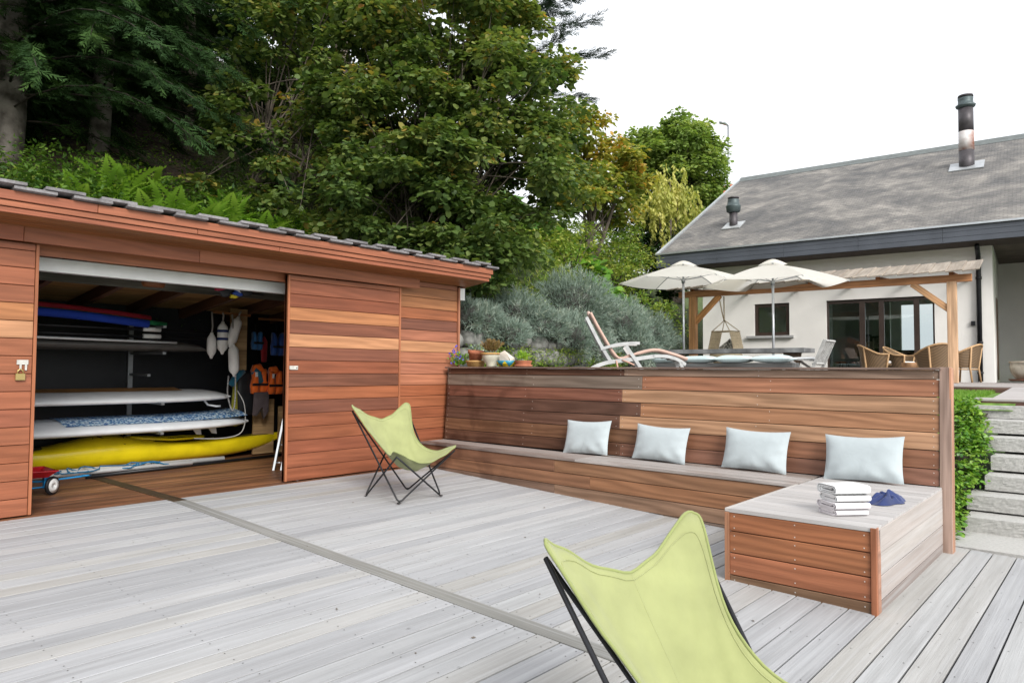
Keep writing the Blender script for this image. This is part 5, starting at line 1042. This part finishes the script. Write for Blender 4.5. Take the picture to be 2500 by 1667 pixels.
YEL = [(16.12, 11.55, 7.93, .92, .87), (16.6, 11.05, 7.12, 1.04, .92), (17.49, 10.79, 6.92, .71, .71), (16.2, 11.4, 6.3, 1.1, .6), (15.68, 11.37, 6.75, .79, 1.01), (14.2, 10.1, 6.2, .75, .8), (13.0, 9.9, 6.1, .6, .7), (17.9, 11.2, 6.45, .75, .85)]
broadleaf('autumn_tree', 'yellow and orange autumn tree on the slope behind the parasols', (16.4, 11.6, hz(16.4, 11.6)), YEL, L_yel, 24, .36, 95, .15, tf(.45, .16, .12, 6.5, 1.5, .1), trunks=4, tr=.08)
RND = [(28.62, 15.3, 10.8, 1.9, 1.7), (29.35, 14.47, 10.4, 1.35, 1.8), (27.9, 16.2, 11.1, 1.3, 1.2), (28.82, 15., 12.0, 1.3, .9), (29.4, 14.5, 8.98, 1.11, .92), (28.18, 15.89, 9.34, 1.11, 1.11), (28.6, 15.2, 8.4, 1.4, 1.2)]
broadleaf('maple_tree', 'round green tree showing above the left end of the house roof', (28.7, 15.2, hz(28.7, 15.2)), RND, L_grn, 20, .42, 120, .17, tf(.45, .15, .14), trunks=4, tr=.14, flat=.6)
# weeping willow-like tree
wo2 = thing('weeping_tree', 'small weeping tree with pale yellow hanging leaves', 'tree', (22.3, 12.1, hz(22.3, 12.1)))
P_, A_, N_, S_, T_ = [], [], [], [], []
for (x, y, z, rw, rh) in [(22.37, 11.96, 8.16, .58, .58), (22.21, 12.2, 7.5, .87, .72), (22.69, 11.66, 7.3, .65, .8), (21.93, 12.53, 7.2, .58, .72), (22.1, 11.9, 6.9, .8, .7)]:
    for s in range(26):
        d = rdir(1)[0]; p = V3(x, y, z)+d*V3(rw, rw, rh)*.9; ln = rnd.uniform(.5, 1.3); tt = rng.normal(.55, .2)-.1*(7.6-p[2])
        for k in range(22):
            q = p+V3(.05*math.sin(k*.4+s), .05*math.cos(k*.5), -ln*k/22); P_.append(q); A_.append(V3(rng.normal()*.5, rng.normal()*.5, -1)); N_.append(rdir(1)[0]); S_.append(rnd.uniform(.12, .2)); T_.append(tt+rng.normal(0, .1))
V, F, T = scatter(*LEAF4, np.array(P_), np.array(A_), np.array(N_), np.array(S_), np.array(T_)); put('crown', fmesh('w', V, F, T, L_wil), wo2)
put('trunk', limb_mesh((22.3, 12.1, hz(22.3, 12.1)-.2), [(22.3, 12.0, 8.0), (22.1, 12.3, 7.4), (22.6, 11.8, 7.3)], .09, .02, M_bark, 'wt'), wo2)
def shrub(name, label, masses, leaf, per, cr, nleaf, size, tint, cat='shrub', group=None, tmpl=LEAF4, flat=.7):
    b = masses[0]; o = thing(name, label, cat, (b[0], b[1], b[2]-b[4]), group); C_, R_ = clumps(masses, per, cr, .35); V, F, T = leaf_cloud(C_, R_, nleaf, size, tint, flat, .1, tmpl)
    put('foliage', fmesh('f', V, F, T, leaf), o); put('stem', limb_mesh((b[0], b[1], b[2]-b[4]-.4), C_[::3], .025, .006, M_bark, 's', .05, 4), o); return o
shrub('yew_bush', 'dark evergreen bush behind the weeping tree by the house gable', [(20.9, 12.9, 5.9, 1.0, .9), (22.1, 13.4, 6.7, .9, .9), (23.44, 12.5, 6.0, 1.35, .9), (22.86, 13.07, 5.88, .9, .9), (21.21, 12.1, 4.9, .83, .8), (20.6, 11.9, 3.9, .9, .9)], L_con, 14, .4, 90, .2, tf(.5, .15))
shrub('hillside_bush', 'green and yellow bush on the slope beside the parasol', [(19.5, 12.6, 4.8, 1.1, 1.0), (20.5, 13.4, 5.4, 1.2, 1.1), (18.6, 13.2, 5.6, 1.2, 1.0), (18.21, 11.2, 5.0, .73, .73), (17.22, 10.6, 4.4, .92, .58), (16.6, 10.2, 3.6, .75, .55)], L_low, 30, .3, 70, .11, tf(.8, .16))
shrub('hillside_bush', 'broad leafy bush under the yellow tree on the slope', [(14.6, 10.6, 4.6, .9, .6), (13.6, 10.4, 4.3, .9, .6), (12.6, 10.2, 4.0, .8, .6)], L_low, 26, .3, 70, .11, tf(.82, .15))
shrub('hillside_bush', 'leafy bush at the rock wall top close to the parasol pole', [(15.9, 9.2, 2.6, .7, .6), (16.9, 9.5, 2.7, .7, .7), (17.8, 9.9, 2.6, .7, .9)], L_low, 34, .28, 70, .1, tf(.75, .18))
# conifers
M_twig = plain('dark_twig', (.035, .028, .022, 1), .95)
def conifer(name, label, base, h, z0, rmax, leaf, droop, nb, ns, ssz, tr, tint, group=None, bark=None, bare=.25, skew=(0, 0), wrap=0):
    o = thing(name, label, 'tree', base, group); b = V3(*base); P, A, N_, S, T = [], [], [], [], []; lm = MB()
    for i in range(nb):
        f = (i+.5)/nb; z = z0+(h-z0)*f; r = rmax*(1-f)**.75*rnd.uniform(.75, 1.1)+.3; t = i*2.39996+rnd.uniform(-.3, .3); d = V3(math.cos(t)+skew[0], math.sin(t)+skew[1], 0); s0 = b+V3(0, 0, z); bt = rng.normal(tint, .1)
        pts = [s0+d*r*u+V3(0, 0, -droop*r*u*u+.25*r*u) for u in np.linspace(0, 1, 7)]; lm.tube(pts, list(np.linspace(.022, .005, 7)), 4, caps=False)
        for k in range(ns):
            u = bare+(1-bare)*rng.random()**.8; j = min(5, int(u*6)); q = pts[j]+(pts[j+1]-pts[j])*(u*6-j); ax = unit(pts[j+1]-pts[j]); sd = unit(np.cross(ax, (0, 0, 1)))*rng.normal(0, .75)
            P.append(q+V3(0, 0, rng.normal(0, .06))); A.append(ax+sd+V3(0, 0, rng.normal(-droop*.5, .22))); N_.append(V3(0, 0, 1)+rng.normal(size=3)*.5); S.append(ssz*rnd.uniform(.65, 1.25)); T.append(bt+rng.normal(0, .12)+.3*max(0, u-.8))
    for k in range(wrap):
        t = rng.uniform(0, 6.283); z = z0+.5+(h*.6-z0)*rng.random(); r = rng.uniform(.15, 1.3); dd = V3(math.cos(t), math.sin(t)-.5, 0); P.append(b+dd*r+V3(0, 0, z-.3*r)); A.append(dd+V3(0, 0, rng.normal(-.5, .3))); N_.append(V3(0, 0, 1)+rng.normal(size=3)*.6); S.append(ssz*rnd.uniform(.7, 1.4)); T.append(rng.normal(tint-.05, .14))
    V, F, T = scatter(*SPRAY, np.array(P), np.array(A), np.array(N_), np.array(S), np.array(T)); put('crown', fmesh('c', V, F, T, leaf), o)
    put('branches', lm.mesh('b', M_twig), o); put('trunk', MB().tube([b+V3(.05*math.sin(z), .04*math.cos(z*1.3), z) for z in np.linspace(-.4, h, 12)], list(np.linspace(tr*1.15, tr*.25, 12)), 12, caps=False).mesh('t', bark or M_bark), o); return o
conifer('cypress_tree', 'dark conifer with a thick pale trunk at the left picture edge', (3.42, 14.49, hz(3.42, 14.49)), 13, .7, 3.8, L_con, .6, 150, 150, .36, .23, .48, bark=M_bark2, skew=(0, -.3), bare=.12, wrap=2600)
conifer('cypress_tree', 'dark conifer with a slimmer trunk behind the bright ferns', (5.0, 14.9, hz(5., 14.9)), 13, .9, 3.6, L_con, .6, 150, 150, .36, .17, .5, bark=M_bark2, skew=(0, -.3), bare=.12, wrap=2600)
conifer('cypress_tree', 'shadowy conifer deep in the wood behind the thin hazel', (7.3, 16.4, hz(7.3, 16.4)), 12, .3, 3.6, L_con, .5, 70, 120, .5, .17, .42)
conifer('cypress_tree', 'shadowy conifer deep in the wood at the left', (1.2, 16.5, hz(1.2, 16.5)), 12, .3, 3.6, L_con, .5, 70, 120, .5, .17, .4)
conifer('cedar_tree', 'bluish conifer rising behind the hazel against the white sky', (15.2, 13.9, hz(15.2, 13.9)), 12.5, 2.5, 2.9, L_ced, .1, 80, 110, .38, .18, .5, skew=(.1, -.1))
conifer('cypress_tree', 'tall dark trunk and crown glimpsed through the thin hazel', (9.6, 13.6, hz(9.6, 13.6)), 14, 6.5, 1.8, L_con, .4, 30, 50, .5, .24, .45)
for i, (x, y, h, lb) in enumerate(((2.2, 18.2, 9, 'dark wood conifer filling the gap between the two near trunks'), (5.6, 18.6, 9, 'dark wood conifer filling the gap right of the slim trunk'), (3.6, 20, 11, 'dark wood conifer far up the slope, left'), (7.0, 21, 11, 'dark wood conifer far up the slope between the trunks'), (10.2, 19.5, 8, 'dark wood conifer far up the slope behind the hazel'), (.2, 21.5, 11, 'dark wood conifer far up the slope at the picture edge'))):
    conifer('cypress_tree', lb, (x, y, hz(x, y)), h, .1, 3.6, L_con, .35, 56, 60, .95, .2, .4)
# ferns
for i, (x, y, s, n, lb) in enumerate(((4.14, 11.6, .95, 11, 'bright green fern above the shed roof, biggest of the left clump'), (4.86, 11.25, .9, 10, 'bright green fern above the shed roof in the second clump'), (4.75, 12.2, .8, 9, 'bright green fern behind the second clump of ferns'), (5.34, 11.2, .85, 10, 'bright green fern low over the roof planks, third from the left'), (6.36, 11.15, .75, 9, 'bright green fern low behind the middle of the shed roof'), (6.9, 11.2, .7, 8, 'small bright fern behind the shed roof below the hazel'), (8.6, 9.3, .75, 8, 'green fern in the shade of the hazel near the roof end'), (6.05, 11.8, .8, 8, 'dull green fern in the shade behind the roof'), (3.6, 11.5, .7, 8, 'small green fern near the thick pale trunk'), (5.75, 11.3, .85, 10, 'bright green fern over the roof planks between two bigger ones'), (7.3, 11.5, .8, 9, 'bright green fern at the foot of the thin hazel'), (4.45, 11.2, .7, 9, 'short bright fern squeezed between the two left clumps'))):
    z = hz(x, y); o = thing('fern', lb, 'fern', (x, y, z), 'ferns behind the shed'); t = np.arange(n)*2*math.pi/n+rng.uniform(-.3, .3, n)
    A = np.stack([np.cos(t), np.sin(t), rng.uniform(.8, 1.5, n)], 1); V, F, T = scatter(*FROND, np.repeat([[x, y, z]], n, 0), A, np.repeat([[0, 0, 1.]], n, 0), 1.35*s*rng.uniform(.85, 1.2, n), rng.normal(.55 if i not in (6, 7) else .25, .12, n)); put('fronds', fmesh('fr', V, F, T, L_fern), o)
# undergrowth on the slope
N = 5200; x = rng.uniform(-1, 19, N); y = rng.uniform(8, 17, N); z = hill_z(x, y); k = (z > 1.9) & ~((x > 18.3) & (y < 11.5)); dark = (x < 9.5) & (z > 4.3)
k &= ~(dark & (rng.random(N) < .72)); C_ = np.stack([x, y, z+.08], 1)[k]; N2 = 900; xw_ = rng.uniform(-1, 8.2, N2); yw_ = rng.uniform(10.95, 12.6, N2); C_ = np.concatenate([C_, np.stack([xw_, yw_, hill_z(xw_, yw_)+rng.uniform(.1, .6, N2)], 1)]); R_ = rng.uniform(.12, .3, len(C_)); base_t = np.where(C_[:, 0] > 9.5, .72, .4)+rng.normal(0, .16, len(C_))
V, F, T = leaf_cloud(C_, R_, 22, .085, lambda P, idx, n: base_t[idx]+rng.normal(0, .12, n), .9, .0, LEAF4); struct(tag(put('undergrowth', fmesh('u', V, F, T, L_low)), 'leafy undergrowth covering the slope', 'undergrowth'), 'stuff')
N = 9000; x = rng.uniform(9, 19, N); y = rng.uniform(8.2, 14, N); z = hill_z(x, y); k = (z > 1.95) & ~((x > 18.3) & (y < 11.5)); P = np.stack([x, y, z], 1)[k]; n = len(P)
V, F, T = scatter(*NEED, P, np.array([0, 0, 1.])+rng.normal(size=(n, 3))*.45, rdir(n), rng.uniform(.1, .24, n), rng.normal(.75, .15, n)); struct(tag(put('slope_grass', fmesh('sg', V, F, T, L_low)), 'tall dry grass on the slope', 'grass'), 'stuff')
# large-leaved plants on the slope
for (x, y, rw, lb) in ((14.9, 11.4, .9, 'patch of big glossy green leaves in the middle of the slope'), (15.6, 10.6, .75, 'patch of big glossy green leaves nearer the parasols'), (13.9, 11.6, .6, 'patch of big glossy green leaves under the hazel edge'), (15.8, 9.5, .6, 'patch of big glossy leaves just above the parasol')):
    z = hz(x, y); n = 150; o = thing('bergenia_patch', lb, 'plant', (x, y, z)); P = np.stack([x+rng.normal(0, rw*.55, n), y+rng.normal(0, rw*.55, n), np.zeros(n)], 1); P[:, 2] = hill_z(P[:, 0], P[:, 1])+rng.uniform(.15, .5, n)
    A = rdir(n)*np.array([1, 1, .3]); V, F, T = scatter(*LEAF6, P, A, np.array([-.5, -.5, 1.])+rng.normal(size=(n, 3))*.35, rng.uniform(.18, .3, n), rng.normal(.45, .2, n)); put('leaves', fmesh('bl', V, F, T, L_big), o)
# silver shrubs spilling over the rocks
LAV = [(8.13, 7.78, 2.03, .48, .34), (9.14, 7.83, 2.2, .58, .44), (11.15, 8.15, 2.5, .85, .7), (12.2, 7.95, 2.15, .85, .66), (13.4, 8.0, 2.0, .75, .62), (14.9, 8.5, 1.9, .7, .6), (10.18, 7.55, 1.84, .56, .5), (8.41, 7.45, 1.87, .42, .22), (9.42, 7.5, 2.02, .52, .34), (10.86, 7.45, 1.71, .45, .36), (12.2, 7.5, 1.7, .6, .5), (7.75, 7.75, 2.1, .35, .3)]
LLB = ['pale silver shrub at the top of the rocks beside the shed', 'pale silver shrub second from the shed along the rocks', 'tallest silver shrub, behind the deckchair back', 'large silver shrub behind the deckchair arms', 'silver shrub to the left of the parasol pole', 'dark silver shrub next to the pergola post', 'silver shrub hanging down behind the deckchair back', 'low silver shrub drooping over the rocks near the flower pots', 'low silver shrub drooping over the rocks in the middle', 'small silver shrub low behind the deckchair seat', 'silver shrub low behind the deckchair footrest', 'small silver shrub touching the shed corner']
for (x, y, z, rw, rh), lb in zip(LAV, LLB):
    o = thing('silver_shrub', lb, 'shrub', (x, y, z-rh), 'silver shrubs on the rock wall'); n = int(5200*rw*(rw+rh)); d = rdir(n); d = d[d[:, 2] > -.75]; n = len(d)
    lump = 1+.13*np.sin(5*d[:, 0]+x*3)*np.sin(4*d[:, 1]+y)+.1*np.sin(9*d[:, 2]+4*d[:, 0])
    P = np.array([x, y, z])+d*np.array([rw, rw, rh])*(lump*rng.uniform(.55, 1, n)**.7)[:, None]; A = d*.9+rng.normal(size=(n, 3))*.35+np.array([0, 0, .45]); T = rng.normal(.5, .2, n)+.35*(lump-1)/.13*.4
    V, F, T = scatter(*SPRIG, P, A, rdir(n), rng.uniform(.09, .19, n), T) if False else scatter(*NEED, np.repeat(P, 3, 0)+rng.normal(size=(3*n, 3))*.012, np.repeat(A, 3, 0)+rng.normal(size=(3*n, 3))*.4, rdir(3*n), rng.uniform(.04, .11, 3*n), np.repeat(T, 3))
    put('sprigs', fmesh('sp', V, F, T, L_sil), o); put('core', rock_mesh('core', rw*.6, rw*.6, rh*.6, int(x*100), plain('twiggy_core', (.05, .05, .045, 1), .95, .4, 9)), o, Matrix.Translation((x, y, z)))
# rocks
rw_ = thing('rock_wall', 'dry rock wall of rounded grey boulders below the silver shrubs', 'wall', (9.5, 7.6, 1.1)); M_rock = plain('lichen_rock', (.12, .125, .115, 1), .95, .3, 5, bump=.8, bscale=18, c2=(.30, .30, .285, 1))
for r_ in range(3):
    for k in range(22):
        x = 7.5+.29*k+rnd.uniform(-.06, .06)+.12*(r_ % 2); yt = float(np.interp(x, [7.4, 7.75, 9.4, 11.5, 14], [7.75, 7.75, 7.5, 7.6, 8.5])); s = rnd.uniform(.13, .19)
        put('boulder', rock_mesh('rk', s*1.15, s, s*.85, r_*50+k, M_rock, 9), rw_, Matrix.Translation((x, yt-.28+.12*r_, 1.22+.27*r_+rnd.uniform(-.03, .03))))
struct(MB().prism([(7.4, 1.0), (7.4, 1.85), (14, 1.85), (14, 1.0)], lambda u, v, w_: (u, float(np.interp(u, [7.4, 14], [7.85, 8.7]))+.3*w_, v)).build('rock_backing', M_soil))
N = 800; x = rng.uniform(7.6, 12.5, N); y = np.interp(x, [7.4, 9.4, 11.5, 14], [7.5, 7.28, 7.38, 8.3])+rng.uniform(-.12, .05, N); C_ = np.stack([x, y, rng.uniform(1.12, 1.65, N)], 1)
V, F, T = leaf_cloud(C_, rng.uniform(.06, .14, N), 18, .05, tf(.72, .15), .8, .1, LEAF4); struct(tag(put('rock_plants', fmesh('rp', V, F, T, L_low)), 'small green plants growing between the boulders', 'plants'), 'stuff')
# plants in and beside the pots
def tuft(name, label, x, y, z, r, n, size, leaf, mu, tmpl=LEAF4, up=.5):
    o = thing(name, label, 'plant', (x, y, z)); d = rdir(n); d[:, 2] = np.abs(d[:, 2])+up; P = np.array([x, y, z])+nrmz(d)*rng.uniform(.2, 1, (n, 1))*r; V, F, T = scatter(*tmpl, P, d, rdir(n), size*rng.uniform(.6, 1.2, n), rng.normal(mu, .15, n)); put('leaves', fmesh('tl', V, F, T, leaf), o); return o
tuft('succulent', 'grey-green succulent behind the tilted terracotta pot', 7.38, 7.06, ZC+.16, .15, 160, .05, L_sil, .6); tuft('dry_plant', 'dry brownish plant in the cream pot', 7.27, 6.665, ZC+.18, .19, 260, .06, leafmat('dry_stem', G((0, (.12, .10, .03)), (.6, (.24, .16, .07)), (1, (.3, .2, .1)))), .5, up=.8)
tuft('pot_plant', 'small yellow-green plant in the low terracotta bowl', 7.27, 6.09, ZC+.08, .12, 150, .05, L_fern, .6); pz = tuft('pansy_plant', 'blue pansies with green leaves in the corner by the shed', 7.2, 7.21, ZC, .2, 220, .05, L_big, .6)
V, F, T = scatter(*LEAF6, np.array([7.1, 7.2, ZC+.15])+rng.normal(size=(26, 3))*np.array([.04, .05, .06]), rdir(26), np.repeat([[-1., -.6, .3]], 26, 0), np.full(26, .035), np.full(26, .5)); struct(put('flowers', fmesh('pf', V, F, T, leafmat('pansy_petal', G((0, (.07, .05, .4)), (1, (.16, .12, .55))), .2)), pz), 'stuff')
# ground cover and grass beside the steps
N = 640; x = rng.uniform(7.3, 10.3, N); y = rng.uniform(1.02, 2.3, N); y = np.maximum(y, np.interp(x, 7.99+.34*np.arange(7), ye)+.03+rng.exponential(.07, N)); z = np.array([zb_(a, 0) for a in x]); C_ = np.stack([x, y, z+rng.uniform(-.02, .07, N)], 1)
V, F, T = leaf_cloud(C_, rng.uniform(.04, .11, N), 24, .045, tf(.6, .2, .22), .8, .1, LEAF6); struct(tag(put('ground_cover', fmesh('gc', V, F, T, L_big)), 'dense green ground cover climbing beside the steps', 'ground cover'), 'stuff')
for k in range(60):
    pass
N = 16000; x = rng.uniform(9.9, 12.48, N); y = rng.uniform(1.45, 2.6, N); P = np.stack([x, y, np.array([zb_(a, 0) for a in x])+.005], 1)
V, F, T = scatter(*NEED, P, np.array([0, 0, 1.])+rng.normal(size=(N, 3))*.4, rdir(N), rng.uniform(.03, .07, N), rng.normal(.6, .18, N)); struct(tag(put('grass', fmesh('gr', V, F, T, leafmat('grass_blade', G((0, (.07, .17, .02)), (.6, (.15, .30, .04)), (1, (.28, .4, .08))), .3))), 'bright short lawn grass above the steps', 'grass'), 'stuff')
# ------------------------------------------------------------------ far things
sl_ = thing('street_lamp', 'thin street lamp standing far behind the house roof', 'street lamp', (42.6, 18.8, 6)); MB().tube([(42.6, 18.8, 6), (42.6, 18.8, 16.9)], [.09, .06], 8).build('pole', M_steel, sl_); MB().tube([(42.6, 18.8, 16.9), (42.3, 19.0, 17.05), (42.1, 19.15, 17.05)], [.05, .13, .1], 8).build('lamp_head', M_steel, sl_)
nh = thing('neighbour_house', 'terracotta roof of a far house peeping over the gable', 'house', (47, 19.5, 8)); MB().box((45, 18, 6), (51, 23.5, 12)).build('wall', M_stuc, nh)
MB().prism([(44.6, 11.9), (48, 14.6), (51.4, 11.9)], lambda u, v, w_: (u, 17.7+6.2*w_, v)).build('roof', plain('red_tiles', (.42, .13, .08, 1), .9, .2, 5), nh)

# the far side of the valley behind the viewer, which the window panes mirror
C_, R_ = clumps([(-42+rnd.uniform(-3, 3), y_, rnd.uniform(3, 6), 5.5, rnd.uniform(6, 9)) for y_ in range(-40, 61, 8)], .12, 2.2); V, F, T = leaf_cloud(C_, R_, 130, .6, tf(.45, .18), .8, .1, LEAF4)
fwo = struct(tag(put('far_wood', fmesh('fw', V, F, T, L_low)), 'distant belt of trees across the valley', 'wood'), 'stuff')
for y_ in range(-40, 61, 8): put('crown', rock_mesh('fwc', 5, 5, 6.5, y_+60, plain('wood_mass', (.03, .06, .018, 1), .95, .5, .6)), fwo, Matrix.Translation((-43, y_, 4)))
